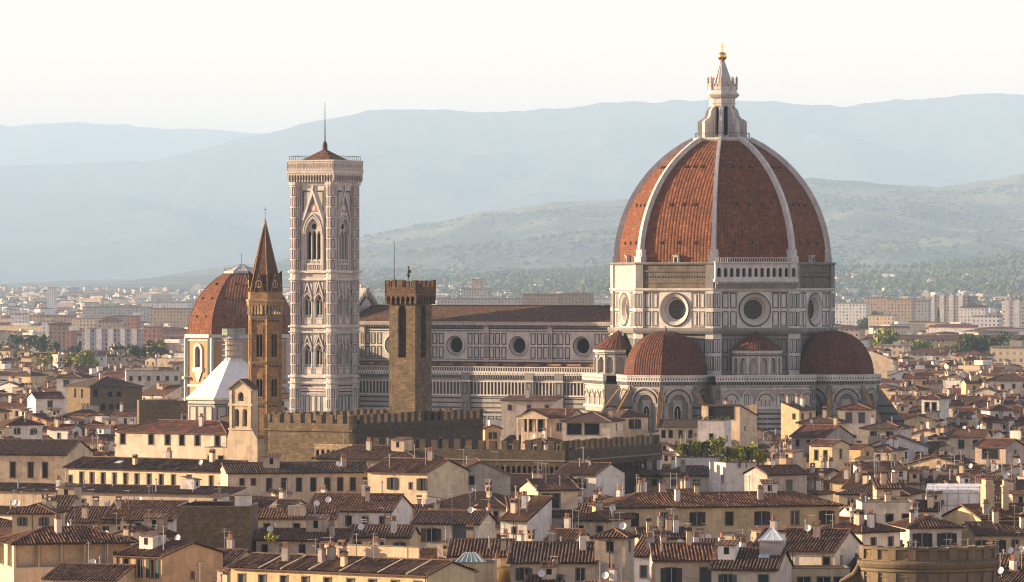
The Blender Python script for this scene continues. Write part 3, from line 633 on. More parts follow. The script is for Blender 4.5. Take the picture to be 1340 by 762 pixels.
# --- nave: clerestory, aisle, roof, facade
nv = MB(); X0, X1 = -110.0, -25.0
def flank(m, y, ny): return m.plane((0, y, 0), (ny * -1, 0, 0), (0, ny, 0))
for ny in (-1, 1):
    y = 10.4 * ny; flank(nv, y, ny); sg = -ny                     # u runs along x on the south side
    def U(x): return x * sg
    def Ux(a, b): return tuple(sorted((U(a), U(b))))
    ocs = [-36.5, -56.0, -75.5, -95.0]; q = 3.0; CV = 37.5; RR = 2.75
    edges = sorted([X0, X1] + [o - q for o in ocs] + [o + q for o in ocs])
    for a, b in zip(edges[::2], edges[1::2]): nv.poly([(U(a), 32, 0), (U(b), 32, 0), (U(b), 43.4, 0), (U(a), 43.4, 0)], 'marble_white')
    for o in ocs:
        for (b0, b1) in ((32, CV - q), (CV + q, 43.4)): nv.poly([(U(o - q), b0, 0), (U(o + q), b0, 0), (U(o + q), b1, 0), (U(o - q), b1, 0)], 'marble_white')
        for j in range(32):
            P = []
            for jj in (j, j + 1):
                t = 2 * math.pi * jj / 32; c, s = math.cos(t), math.sin(t); e = q / max(abs(c), abs(s)); P.append(((U(o) + RR * c, CV + RR * s, 0), (U(o) + e * c, CV + e * s, 0)))
            nv.poly([P[0][0], P[1][0], P[1][1], P[0][1]], 'marble_white')
        for du in (-8.3, -6.5, -4.5, 4.5, 6.5, 8.3) if 1 else ():
            panels(nv, (U(o) + du,), (35.6, 39.3), 1.5, 3.1, 0, 0.24); panels(nv, (U(o) + du,), (35.6, 39.3), .75, 2.3, 0, .06, 'marble_rose')
        for du in (-9.75,): nv.bx(U(o) + du - .75, U(o) + du + .75, 32, 43.0, 0, .5, 'marble_rose'); panels(nv, (U(o) + du,), (35.6, 39.3), .8, 3.0, .5, .2)
    a, b = Ux(X0, X1)
    for z0, z1, n1, mt in ((43.0, 43.5, .9, 'marble_white'), (43.5, 43.95, 1.2, 'marble_rose'), (41.9, 42.2, .12, 'marble_green'), (41.3, 41.5, .1, 'marble_green'), (33.2, 33.6, .3, 'marble_white'), (33.65, 33.8, .06, 'marble_green')): nv.bx(a, b, z0, z1, 0, n1, mt)
    nv.bx(a, b, 42.2, 43.0, 0, .25, 'marble_grime')
    k = int((b - a) / .8)
    for j in range(k): nv.bx(a + j * .8, a + j * .8 + .35, 42.4, 43.0, .25, .7, 'marble_grime')
    # aisle roof
    nv.poly([(a, 31.0, 10.6), (b, 31.0, 10.6), (b, 33.2, 0.05), (a, 33.2, 0.05)], 'roof_tile_brown', [(0, 0), (85, 0), (85, 11), (0, 11)])
    for o in ocs:
        for du in (-8, -2, 5): nv.bx(U(o) + du, U(o) + du + 4.2, 32.2, 32.75, 3.5, 5.0, 'brick_tan')
    # aisle wall
    flank(nv, 21.2 * ny, ny)
    nv.poly([(a, 0, 0), (b, 0, 0), (b, 31, 0), (a, 31, 0)], 'marble_aged'); nv.bx(a, b, 30.4, 30.8, -.4, .8, 'marble_white')
    for j in range(int((b - a) / .75)):
        u = a + j * .75; nv.bx(u, u + .22, 30.8, 31.8, .45, .7, 'marble_white'); nv.bx(u, u + .3, 29.0, 29.8, 0, .75, 'marble_grime'); nv.bx(u + .1, u + .38, 29.95, 30.3, .8, .82, 'marble_green')
    nv.bx(a, b, 31.8, 32.05, .4, .85, 'marble_white'); nv.bx(a, b, 29.8, 30.4, 0, .8, 'marble_white')
    nv.bx(a, b, 27.9, 28.2, 0, .3, 'marble_white'); nv.bx(a, b, 24.2, 24.6, 0, .4, 'marble_white')
    nv.poly([(a, 24.6, .02), (b, 24.6, .02), (b, 27.9, .02), (a, 27.9, .02)], 'marble_green')
    for j in range(int((b - a) / 1.05)): u = a + j * 1.05; nv.bx(u, u + .36, 24.6, 27.9, .02, .2, 'marble_rose')
    for o in ocs + [-27.5]:
        uc = U(o) - 9.75; nv.bx(uc - 1.3, uc + 1.3, 0, 30.4, 0, .9, 'marble_grime'); panels(nv, (uc,), (26.2, 21, 15.5), 1.5, 3.2, .9, .24); nv.bx(uc - 1.5, uc + 1.5, 28.0, 28.4, 0, 1.2, 'marble_white')
    for z in (23.4, 22.2, 20.9, 19.6): nv.bx(a, b, z, z + .35, 0, .05, 'marble_green')
    nv.bx(a, b, 20.1, 20.5, 0, .3, 'marble_rose')
    for j in range(int((b - a) / 2.3)): u = a + j * 2.3; nv.frame(u + .2, u + 2.0, 13.6, 18.9, .26, 0, .06, 'marble_green'); nv.frame(u + .75, u + 1.45, 14.2, 18.3, .14, 0, .05, 'marble_green')
    nv.bx(a, b, 12.6, 13.1, 0, .35, 'marble_white')
nv.world(); nave = nv.build('nave', cath)
m = MB()
for ny in (-1, 1):
    L = math.hypot(11.6, 4.2); m.poly([(X0 + 1.5, ny * 11.7, 43.96), (X1, ny * 11.7, 43.96), (X1, 0, 48.1), (X0 + 1.5, 0, 48.1)], 'roof_tile', [(0, 0), (85, 0), (85, L), (0, L)])
m.tube((X0 + 1.5, 0, 48.15), (X1, 0, 48.15), .22, 6, 'ridge_clay'); m.build('nave_roof', nave)
for x in ocs:
    for ny in (-1, 1):
        m = MB(); flank(m, 10.4 * ny, ny); uc = -x * ny
        pr = [(2.95, 0), (2.95, .35), (2.6, .5), (2.45, .3), (2.15, 0), (2.05, -.6), (1.95, -.9)]; mt = ['marble_white', 'marble_white', 'marble_green', 'marble_rose', 'marble_white', 'marble_rose']
        for (r0, d0), (r1, d1), mm in zip(pr, pr[1:], mt):
            for j in range(32):
                p0, p1 = 2 * math.pi * j / 32, 2 * math.pi * (j + 1) / 32
                m.poly([(uc + r0 * math.cos(p0), 37.5 + r0 * math.sin(p0), d0), (uc + r0 * math.cos(p1), 37.5 + r0 * math.sin(p1), d0), (uc + r1 * math.cos(p1), 37.5 + r1 * math.sin(p1), d1), (uc + r1 * math.cos(p0), 37.5 + r1 * math.sin(p0), d1)], mm)
        m.poly([(uc + 2 * math.cos(2 * math.pi * j / 32), 37.5 + 2 * math.sin(2 * math.pi * j / 32), -.85) for j in range(32)], 'dark'); m.build('round_window', nave)
m = MB(); fx = X0 - 1.5                                            # west front, gable seen from behind
pts = [(-21.5, 0), (21.5, 0), (21.5, 34), (11.5, 38), (11.5, 44.5), (0, 53.0), (-11.5, 44.5), (-11.5, 38), (-21.5, 34)]
for x in (fx - 1.5, fx + 1.5): m.poly([(x, *q) for q in pts], 'marble_rose')
for q, q2 in zip(pts[1:], pts[2:] + pts[:1]): m.poly([(fx - 1.5, *q), (fx - 1.5, *q2), (fx + 1.5, *q2), (fx + 1.5, *q)], 'marble_white')
for j in range(14):
    f = j / 14
    for s in (-1, 1): m.bx(fx + 1.5, fx + 2.1, s * 11.5 * (1 - f) - .25, s * 11.5 * (1 - f) + .25, 43.6 + 8.5 * f, 45.1 + 8.5 * f, 'marble_white'); m.bx(fx + 1.5, fx + 1.9, s * 11 * (1 - f) - .2, s * 11 * (1 - f) + .2, 42.6 + 8.0 * f, 43.2 + 8.0 * f, 'marble_green')
m.ball((fx, 0, 53.5), .5, 'marble_white', 6); m.build('west_front', cath)

# ================================================================ bell tower
BT = Vector((CX, CY, 0)) + Matrix.Rotation(R_(CROT), 3, 'Z') @ Vector((-106.5, -27.3, 0))
bell = emp('bell_tower', 'slender square campanile of pink, white and green marble with tall gothic windows', 'bell tower', tuple(BT), CROT); bell.scale = (.925, .925, 1)
S = 6.5; sh = MB(); LV = [29.4, 42.2, 56.6]; TOP = 81.5
wins = []
for k in range(4):
    sh.face_of(90 * k, S)
    ia = 5.0
    def grid(z0, z1):                                               # inlaid border panels beside the windows
        n = max(2, round((z1 - z0) / 2.5)); h = (z1 - z0) / n
        for s in (-1, 1):
            for j in range(n):
                zc = z0 + (j + .5) * h; sh.frame(s * 4.55 - .42, s * 4.55 + .42, zc - h / 2 + .15, zc + h / 2 - .15, .2, 0, .05, 'marble_green' if j % 2 else 'marble_pink')
    sh.bx(-S, S, 0, 27.2, -.6, 0, 'marble_white')
    for z0 in (0, 6.2, 12.4, 18.6):
        for j in range(5): sh.frame(-4.7 + j * 1.9, -3.1 + j * 1.9, z0 + .6, z0 + 5.4, .22, 0, .06, 'marble_green' if z0 != 12.4 else 'marble_pink')
        sh.bx(-S, S, z0 + 5.7, z0 + 6.1, 0, .25, 'marble_rose')
    for z in (24.9, 25.7, 26.5): sh.bx(-S, S, z, z + .3, 0, .05, 'marble_pink' if z == 25.7 else 'marble_green')
    for lv, (z0, z1) in enumerate(((29.4, 41.0), (42.8, 55.2))):
        cs = (-1.95, 1.95); w = 2.5; sill = z0 + 2.2; spr = z0 + 6.4
        sh.arcade(-S, S, z0 - 2.2 if lv == 0 else z0 - 1.8, z1, [(c, w, sill, spr, 'p') for c in cs], 0, .9, 'marble_white', None)
        for c in cs:
            sh.archring(c, spr, w, .32, 0, .3, 'marble_rose', 'p'); 
            for s in (-1, 1):
                ap = (c, z1 - .3); b = (c + s * 1.75, spr + .9)
                sh.poly([(b[0], b[1], .25), (b[0] - s * .42, b[1], .25), (ap[0], ap[1] - .9, .25), (ap[0], ap[1], .25)], 'marble_white'); sh.poly([(b[0], b[1], .0), (b[0], b[1], .25), (ap[0], ap[1], .25), (ap[0], ap[1], 0)], 'marble_white')
                sh.poly([(c + s * 1.75, spr + 1.2, .02), (c + s * 1.75, z1 - .5, .02), (c + s * .35, z1 - .5, .02)], 'marble_green'); sh.poly([(c + s * 1.6, spr + 1.9, .03), (c + s * 1.6, z1 - .7, .03), (c + s * .65, z1 - .7, .03)], 'marble_white')
            sh.poly([(c - 1.05, spr + 2.1, .02), (c + 1.05, spr + 2.1, .02), (c, z1 - 1.3, .02)], 'marble_pink')
            wins.append((k, c, w, sill, spr, 2))
        for u in (0, -3.72, 3.72): sh.frame(u - .3, u + .3, z0 + .4, z1 - .5, .13, 0, .05, 'marble_green')
        for c in cs: sh.frame(c - 1.3, c + 1.3, z0 + .35, z0 + 1.9, .14, 0, .06, 'marble_pink')
        grid(z0 + .2, z1)
    sh.arcade(-S, S, 55.0, TOP, [(0, 5.0, 59.6, 67.4, 'p')], 0, 1.1, 'marble_white', None); wins.append((k, 0, 5.0, 59.6, 67.4, 3))
    sh.archring(0, 67.4, 5.0, .5, 0, .35, 'marble_rose', 'p', 14); sh.archring(0, 67.4, 6.2, .3, 0, .45, 'marble_white', 'p', 14)
    for s in (-1, 1):
        b, ap = (s * 3.6, 71.2), (0, 79.6)
        sh.poly([(b[0], b[1], .45), (b[0] - s * .6, b[1], .45), (0, ap[1] - 1.5, .45), (*ap, .45)], 'marble_white'); sh.poly([(*b, 0), (*b, .45), (*ap, .45), (*ap, 0)], 'marble_white')
        for q, (mt, o) in enumerate((('marble_green', .02), ('marble_rose', .03))):
            d = q * .45; sh.poly([(s * (3.6 - d), 73 + d * 1.6, o), (s * (3.6 - d), 79.2 - d, o), (s * (1.0 + d * .4), 79.2 - d, o)], mt)
        sh.bx(s * 3.35 - .28, s * 3.35 + .28, 57.6, 71.4, 0, .3, 'marble_rose'); sh.frame(s * 4.0 - .28, s * 4.0 + .28, 58, 80, .12, 0, .05, 'marble_green')
    sh.poly([(-1.9, 73.3, .02), (1.9, 73.3, .02), (0, 77.4, .02)], 'marble_pink');
    sh.poly([(.75 * math.cos(j * math.pi / 6), 74.5 + .75 * math.sin(j * math.pi / 6), .04) for j in range(12)], 'marble_white')
    sh.bx(-.22, .22, 79.6, 80.6, .1, .5, 'marble_white'); grid(57.8, 80.6)
    for j in range(8): sh.frame(-2.9 + j * .73, -2.3 + j * .73, 57.9, 59.2, .1, 0, .05, 'marble_pink' if j % 2 else 'marble_green')
for z0, z1, o, mt in ((27.2, 27.6, .5, 'marble_white'), (27.6, 28.8, .15, 'marble_rose'), (28.8, 29.4, .7, 'marble_white'), (40.9, 41.3, .5, 'marble_white'), (41.3, 42.3, .12, 'marble_rose'), (42.3, 42.8, .7, 'marble_white'), (55.0, 55.5, .5, 'marble_white'), (55.5, 57.0, .15, 'marble_rose'), (57.0, 57.6, .75, 'marble_white'), (80.6, 81.5, .3, 'marble_white')):
    sh.world(); sh.bx(-S - o, S + o, -S - o, S + o, z0, z1, mt)
shaft = sh.build('shaft', bell)
for sx in (-1, 1):                                                  # octagonal corner turrets
    for sy in (-1, 1):
        m = MB(); c = (sx * 6.1, sy * 6.1); a = 1.55
        m.octa([(a + .25, 0), (a + .25, 26), (a, 27)], 'marble_white', c)
        m.octa([(a, 27), (a, 81.5)], 'marble_white', c)
        for z0, z1, o, mt in ((27.2, 27.7, .55, 'marble_white'), (28.8, 29.4, .7, 'marble_white'), (40.9, 41.3, .5, 'marble_white'), (42.3, 42.8, .7, 'marble_white'), (55, 55.5, .5, 'marble_white'), (57.0, 57.6, .75, 'marble_white'), (80.6, 81.5, .4, 'marble_white'), (5.7, 6.1, .4, 'marble_rose'), (11.9, 12.3, .4, 'marble_rose'), (18.1, 18.5, .4, 'marble_rose')):
            m.octa([(a, z0), (a + o, z0 + .1), (a + o, z1), (a, z1)], mt, c)
        for k in range(8):
            m.face_of(45 * k, a, c)
            for zs_, ze in ((29.6, 40.7), (43.0, 54.8), (57.8, 80.4), (1, 26)):
                n = round((ze - zs_) / 2.9); h = (ze - zs_) / n
                for j in range(n): m.frame(-.44, .44, zs_ + j * h + .18, zs_ + (j + 1) * h - .18, .19, .0 if zs_ > 2 else .25, .06 if zs_ > 2 else .31, 'marble_green' if (j + k) % 2 else 'marble_pink')
        m.build('corner_turret', bell)
for (k, c, w, sill, spr, n) in wins:                                # mullioned lights
    m = MB(); m.face_of(90 * k, S); lw = w / n; d = -.55
    m.arcade(c - w / 2, c + w / 2, sill, spr + w * .87, [(c - w / 2 + (j + .5) * lw, lw * .84, sill + (1.1 if n == 3 else .7), spr - lw * .15, 'p') for j in range(n)], d, .7, 'marble_rose', 'dark')
    for j in range(1, n): u = c - w / 2 + j * lw; m.bx(u - lw * .06, u + lw * .06, sill, spr, d, d + .2, 'marble_white')
    for j in range(n * 3): u = c - w / 2 + (j + .5) * lw / 3; m.bx(u - .07, u + .07, sill, sill + .6, d, d + .25, 'marble_white')
    m.bx(c - w / 2, c + w / 2, sill + .6, sill + .75, d, d + .3, 'marble_white')
    m.poly([(c + w * .16 * math.cos(j * math.pi / 5), spr + w * .42 + w * .16 * math.sin(j * math.pi / 5), d + .03) for j in range(10)], 'dark')
    m.build('gothic_window', bell)
m = MB(); o = 1.55                                                  # machicolated cornice and parapet
for k in range(4):
    m.face_of(90 * k, S + .3); L = S + o
    m.arcade(-L, L, 82.0, 83.9, [(-L + .55 + j * (2 * L - 1.1) / 16 + (2 * L - 1.1) / 32, .62, 82.0, 83.1, 'r') for j in range(16)], o - .3, 1.0, 'marble_rose', 'dark', seg=6)
    for j in range(17): u = -L + .55 + j * (2 * L - 1.1) / 16; m.bx(u - .14, u + .14, 81.5, 83.0, 0, o - .3, 'marble_white')
    m.bx(-L, L, 83.9, 84.5, -.5, o - .1, 'marble_white'); m.bx(-L, L, 84.5, 84.8, -.5, o + .05, 'marble_rose')
    m.bx(-L, L, 84.8, 87.0, o - .7, o - .3, 'marble_rose')
    for j in range(14): u = -L + .4 + j * (2 * L - .8) / 14; m.frame(u, u + .85, 85.0, 86.6, .14, o - .3, o - .22, 'marble_white'); m.bx(u + .25, u + .6, 85.4, 86.2, o - .3, o - .27, 'marble_pink')
    m.bx(-L, L, 87.0, 87.4, o - .8, o - .1, 'marble_white'); m.bx(-L + .2, L - .2, 84.7, 84.8, -7, o - .6, 'flat_roof')
m.build('cornice', bell)
for k in range(4):
    m = MB(); m.face_of(90 * k, S + 1.1)
    for j in range(15): u = -7.4 + j * 1.057; m.tube((u, 87.4, 0), (u, 88.5, 0), .05, 4, 'iron')
    m.bx(-7.5, 7.5, 88.45, 88.55, -.05, .05, 'iron'); m.build('railing', bell)
m = MB(); b = 6.6
for k in range(4):
    m.face_of(90 * k, 0); m.poly([(-b, 86.4, b), (b, 86.4, b), (.5, 90.3, .5), (-.5, 90.3, .5)], 'roof_tile', [(0, 0), (13, 0), (7, 7), (6, 7)])
m.world(); m.bx(-b, b, -b, b, 84.8, 86.4, 'marble_rose'); m.lathe([(.75, 90.1), (.75, 91.6), (.45, 92.4), (.1, 92.8)], 8, 'brick_red')
m.build('pyramid_roof', bell)
m = MB(); m.tube((0, 0, 92.5), (0, 0, 103.2), .2, 6, 'iron', .06); m.build('mast', bell)

# ================================================================ fortress tower and battlemented palace
def merlons(m, u0, u1, z, n0, n1, w, gap, h, mat):
    k = max(1, round((u1 - u0 + gap) / (w + gap))); st = (u1 - u0 + gap) / k
    for j in range(k): e, f = rnd.uniform(-.12, .12), rnd.uniform(-.25, .1); m.bx(u0 + j * st + e * (0 < j), u0 + j * st + st - gap + rnd.uniform(-.1, .1) * (j < k - 1), z, z + h + f, n0, n1, mat)
tw = emp('fortress_tower', 'tall crenellated brown stone tower with open arched bell chamber above the battlemented palace', 'tower', (at(537, 1012), 1012, 0), -31); tw.scale = (.92, .92, 1)
s = 3.45; m = MB()
for k in range(4):
    m.face_of(90 * k, s)
    m.arcade(-s, s, 0, 51.4, [(0.0, 2.1, 38.9, 48.6, 'r')], 0, 1.0, 'stone_mid', 'shade_wood')
    m.bx(-.95, .95, 44.0, 44.35, -.95, -.6, 'shade_wood')
    for u, z in ((-2.2, 47), (2.3, 41.5), (-2.4, 33), (1.6, 30), (-1.0, 27), (2.2, 24)): m.bx(u - .14, u + .14, z, z + .2, 0, .02, 'dark')
m.build('shaft', tw)
m = MB()
for k in range(4):
    m.face_of(90 * k, s); L = s + .7
    for j in range(7): u = -L + .35 + j * (2 * L - .7) / 6; m.bx(u - .16, u + .16, 49.9, 51.3, 0, .68, 'stone_mid')
    m.arcade(-L, L, 50.7, 52.0, [(-L + .35 + (j + .5) * (2 * L - .7) / 6, .8, 50.7, 51.1, 'r') for j in range(6)], .7, .6, 'brick_red', 'dark', seg=6)
    m.bx(-L, L, 52.0, 53.4, .25, .7, 'brick_red'); merlons(m, -L, L, 53.4, .25, .7, 1.15, .75, 1.4, 'brick_red')
    m.bx(-L, L, 51.9, 52.0, -3, .6, 'flat_roof')
m.build('parapet', tw)
m = MB(); m.tube((-2.9, -2.2, 52), (-2.9, -2.2, 62.8), .12, 5, 'iron', .06); m.build('flagpole', tw)
m = MB(); m.tube((.1, -.9, 52), (.1, -.9, 57.2), .06, 4, 'iron')
m.lathe([(.05, 55.2), (.28, 55.5), (.32, 55.9), (.12, 56.2), (.22, 56.5), (.25, 56.8), (.1, 57.1), (.2, 57.4), (.05, 57.8)], 8, 'iron', (.1, -.9)); m.bx(.1, .75, -.93, -.87, 56.3, 56.9, 'iron'); m.bx(-.45, .1, -.93, -.87, 55.9, 56.15, 'iron'); m.build('weather_vane', tw)
for x, y, h in ((2.2, -1.6, 58.4), (1.6, 1.6, 60.5), (-1.8, 2.2, 56.6)):
    m = MB(); m.tube((x, y, 52), (x, y, h), .05, 4, 'pipe'); m.build('lightning_rod', tw)

pal = emp('battlemented_palace', 'massive dark stone palace with battlements around the foot of the fortress tower', 'palace', (at(462, 985), 985, 0), -31)
m = MB(); W, D, H = 21.5, 50.0, 26.0                                  # front runs left of the corner, the long side runs back to the right
m.plane((0, 0, 0), (1, 0, 0), (0, -1, 0))
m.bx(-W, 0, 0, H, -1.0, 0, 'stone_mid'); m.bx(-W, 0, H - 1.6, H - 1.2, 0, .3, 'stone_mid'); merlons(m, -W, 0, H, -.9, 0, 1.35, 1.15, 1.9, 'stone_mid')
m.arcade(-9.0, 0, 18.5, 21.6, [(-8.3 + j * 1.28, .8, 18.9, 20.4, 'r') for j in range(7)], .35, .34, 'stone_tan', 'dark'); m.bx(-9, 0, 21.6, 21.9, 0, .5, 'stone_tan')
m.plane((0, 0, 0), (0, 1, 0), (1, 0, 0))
m.bx(0, D, 0, H, -1.0, -.001, 'stone_brown'); m.bx(0, D, H - 1.7, H - 1.3, 0, .25, 'stone_brown'); merlons(m, 0, D, H, -.9, 0, 1.35, 1.15, 1.9, 'stone_brown')  # same masonry darker on shaded sides, paler on sunlit ones: light put into colour
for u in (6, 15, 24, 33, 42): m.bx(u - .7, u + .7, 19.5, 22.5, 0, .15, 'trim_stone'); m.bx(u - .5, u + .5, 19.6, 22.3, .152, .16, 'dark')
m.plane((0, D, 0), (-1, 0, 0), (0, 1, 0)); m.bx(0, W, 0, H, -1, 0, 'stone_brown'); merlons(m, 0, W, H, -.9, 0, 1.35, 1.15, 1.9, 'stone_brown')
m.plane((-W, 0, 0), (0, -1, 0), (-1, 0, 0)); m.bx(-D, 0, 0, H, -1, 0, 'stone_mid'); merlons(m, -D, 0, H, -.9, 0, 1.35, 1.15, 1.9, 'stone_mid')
m.build('main_wall', pal)
m = MB(); m.poly([(-W + 1, 1, 24.6), (-1, 1, 24.6), (-1, D - 1, 23.6), (-W + 1, D - 1, 23.6)], 'roof_tile_brown', [(0, 0), (19, 0), (19, 54), (0, 54)]); m.build('roof', pal)
rot = Matrix.Rotation(R_(31), 3, 'Z'); wc = rot @ (Vector((at(741, 958), 958, 0)) - Vector((at(462, 985), 985, 0)))   # wing corner in palace coordinates
m = MB(); H = 21.6
for i, (U, N, L) in enumerate((((-.9945, -.1045, 0), (.1045, -.9945, 0), 42.0), ((-.1045, .9945, 0), (.9945, .1045, 0), 46.0))):
    m.plane(wc, U, N)
    m.bx(0, L, 0, H, -.9, -.002 * i, 'stone_brown'); merlons(m, 0, L, H, -.8, 0, 1.4, 1.2, 1.9, 'stone_brown')
    n = int(L / 1.15); m.arcade(0, L, H - 4.6, H - 2.2, [((j + .5) * L / n, .72, H - 4.6, H - 3.5, 'r') for j in range(n)], .55, .5, 'stone_brown', 'dark', seg=6); m.bx(0, L, H - 2.2, H - 1.9, 0, .75, 'trim_stone')
    m.bx(0, L, H - 1.9, H, -.5, .55, 'stone_brown')
m.build('lower_wing', pal)

# ================================================================ hexagonal brick spire
HX = Vector((at(347, 1062), 1062, 0))
sp = emp('spired_bell_tower', 'slim hexagonal brick bell tower with pointed spire left of the marble campanile', 'bell tower', tuple(HX), -20); sp.scale = (.92, .92, 1)
m = MB(); c30 = math.cos(R_(30)); a = 3.45; h = a * math.tan(R_(30))
lw = []
for k in range(6):
    m.face_of(-90 + 60 * k, a)
    for z0, z1, hole in ((0, 29.4, 0), (29.4, 35.0, 1), (35.0, 37.9, 0), (37.9, 45.2, 1), (45.2, 47.5, 0)): m.arcade(-h, h, z0, z1, [(0, 1.88, z0, z1, 'f')] if hole else [], 0, .5, 'brick_tan', None)
    for q in (-1, 1): m.bx(q * h - .28, q * h + .28, 0, 47.5, -.2, .12, 'brick_tan')
    for z in (28.3, 36.9, 46.6): m.bx(-h, h, z, z + .45, 0, .3, 'trim_stone'); m.arcade(-h + .28, h - .28, z - .75, z, [(-h + .55 + j * .42, .26, z - .75, z - .4, 'r') for j in range(int((2 * h - .8) / .42))], .14, .13, 'brick_tan', 'dark', seg=4)
    for j in range(5): u = -h + .3 + j * (2 * h - .6) / 4; m.bx(u - .13, u + .13, 47.5, 49.4, 0, .5, 'stone_tan')
    m.bx(-h - .3, h + .3, 49.4, 50.3, -.4, .62, 'brick_tan'); m.bx(-h - .4, h + .4, 50.3, 50.7, -.4, .8, 'stone_tan'); m.bx(-h - .2, h + .2, 50.7, 52.4, -.4, .35, 'brick_tan')
shaft = m.build('shaft', sp)
for k in range(6):
    for zz, hh in ((37.9, 7.3), (29.4, 5.6)):
        m = MB(); m.face_of(-90 + 60 * k, a)
        m.arcade(-.95, .95, zz, zz + hh, [(-.43, .76, zz + .4, zz + hh * .68, 'r'), (.43, .76, zz + .4, zz + hh * .68, 'r')], .08, .6, 'brick_tan', 'dark');
        m.bx(-.05, .05, zz + .4, zz + hh * .68, .0, .12, 'trim_stone'); m.build('twin_window', sp)
m = MB(); R0 = (a + .2) / c30; prof = [(R0, 52.4), (R0 * .94, 53.2), (.32, 66.9)]
m.lathe(prof, 6, 'brick_red', ph=0 if 1 else 30)
for k in range(6): an = R_(60 * k); m.tube((R0 * math.cos(an), R0 * math.sin(an), 52.6), (.3 * math.cos(an), .3 * math.sin(an), 66.9), .2, 5, 'brick_tan', .1)
m.lathe([(.32, 66.6), (.5, 66.9), (.35, 67.3), (.15, 67.9), (.04, 68.4)], 8, 'stone_tan'); m.tube((0, 0, 68), (0, 0, 70.8), .05, 4, 'iron'); m.bx(-.4, .4, -.03, .03, 70.1, 70.2, 'iron')
spire = m.build('spire', sp)
for k in range(6):
    m = MB(); m.face_of(-90 + 60 * k, a + .25); g = 1.45
    m.poly([(-g, 52.3, .1), (g, 52.3, .1), (0, 56.8, .1)], 'brick_red')
    for q in (-1, 1): m.poly([(q * g, 52.3, .12), (q * (g - .35), 52.3, .25), (0, 55.9, .25), (0, 57.0, .12)], 'brick_tan'); m.poly([(q * g, 52.3, .25), (0, 57.0, .25), (0, 55.2, -1.9), (q * g * .6, 52.3, -1.9)], 'brick_red')
    m.poly([(.62 * math.cos(j * math.pi / 8), 54.0 + .62 * math.sin(j * math.pi / 8), .14) for j in range(16)], 'dark'); m.archring(0, 54.0, 1.24, .25, .1, .25, 'stone_tan')
    for j in range(16): t0, t1 = j * math.pi / 8, (j + 1) * math.pi / 8; m.poly([(.6 * math.cos(t0), 54 + .6 * math.sin(t0), .2), (.6 * math.cos(t1), 54 + .6 * math.sin(t1), .2), (.85 * math.cos(t1), 54 + .85 * math.sin(t1), .2), (.85 * math.cos(t0), 54 + .85 * math.sin(t0), .2)], 'stone_tan')
    m.bx(-.08, .08, 53.4, 54.6, .14, .2, 'stone_tan'); m.bx(-.6, .6, 53.93, 54.07, .14, .2, 'stone_tan')
    m.build('spire_gable', spire)

# ================================================================ wall belfry of the convent church
wb = emp('wall_belfry', 'tan gabled wall belfry with arched bell openings in front of the brick spire', 'belfry', (at(315, 1040), 1040, 0), -32)
m = MB(); m.plane((0, 0, 0), (1, 0, 0), (0, -1, 0)); w = 2.9
m.bx(-w - .6, w + 1.4, 0, 21.2, -2.4, 0, 'stucco_buff'); m.poly([(-w - .6, 21.2, 0), (w + 1.4, 21.2, 0), (w, 23.3, 0), (-w, 23.3, 0)], 'stucco_buff')
m.arcade(-w, w, 23.3, 28.6, [(-1.05, 1.25, 23.9, 27.0, 'r'), (1.05, 1.25, 23.9, 27.0, 'r')], 0, 1.6, 'stucco_buff'); m.arcade(-w, w, 28.6, 31.9, [(0, 1.5, 29.3, 30.4, 'r')], 0, 1.6, 'stucco_buff')
for sd in (-w, w): m.poly([(sd, 21, 0), (sd, 21, -2.2), (sd, 31.9, -2.2), (sd, 31.9, 0)], 'stucco_buff')
m.poly([(-w, 31.9, 0), (w, 31.9, 0), (0, 33.6, 0)], 'stucco_buff'); m.poly([(-w, 21, -2.2), (w, 21, -2.2), (w, 31.9, -2.2), (0, 33.6, -2.2), (-w, 31.9, -2.2)], 'stucco_buff')
for q in (-1, 1):
    m.bx(q * 2.45 - .3, q * 2.45 + .3, 23.4, 31.6, 0, .25, 'stucco_cream'); m.poly([(q * (w + .6), 31.75, .5), (q * (w + .6), 31.75, -2.6), (0, 34.0, -2.6), (0, 34.0, .5)], 'roof_tile_brown', [(0, 0), (3, 0), (3, 3.6), (0, 3.6)]); m.poly([(q * (w + .6), 31.75, .5), (q * (w + .6), 31.4, .5), (0, 33.6, .5), (0, 34.0, .5)], 'trim_stone')
m.bx(-w - .2, w + .2, 28.3, 28.7, 0, .3, 'stucco_cream'); m.bx(-w - .2, w + .2, 23.2, 23.5, 0, .3, 'stucco_cream')
m.build('belfry_wall', wb)
for u, z, r in ((-1.05, 26.0, .42), (1.05, 26.0, .42), (0, 30.2, .5)):
    m = MB(); m.lathe([(r, z - .6), (r * .8, z - .3), (r * .6, z + .1), (r * .45, z + .4), (.05, z + .5)], 10, 'iron', (u, .7)); m.build('bell', wb)

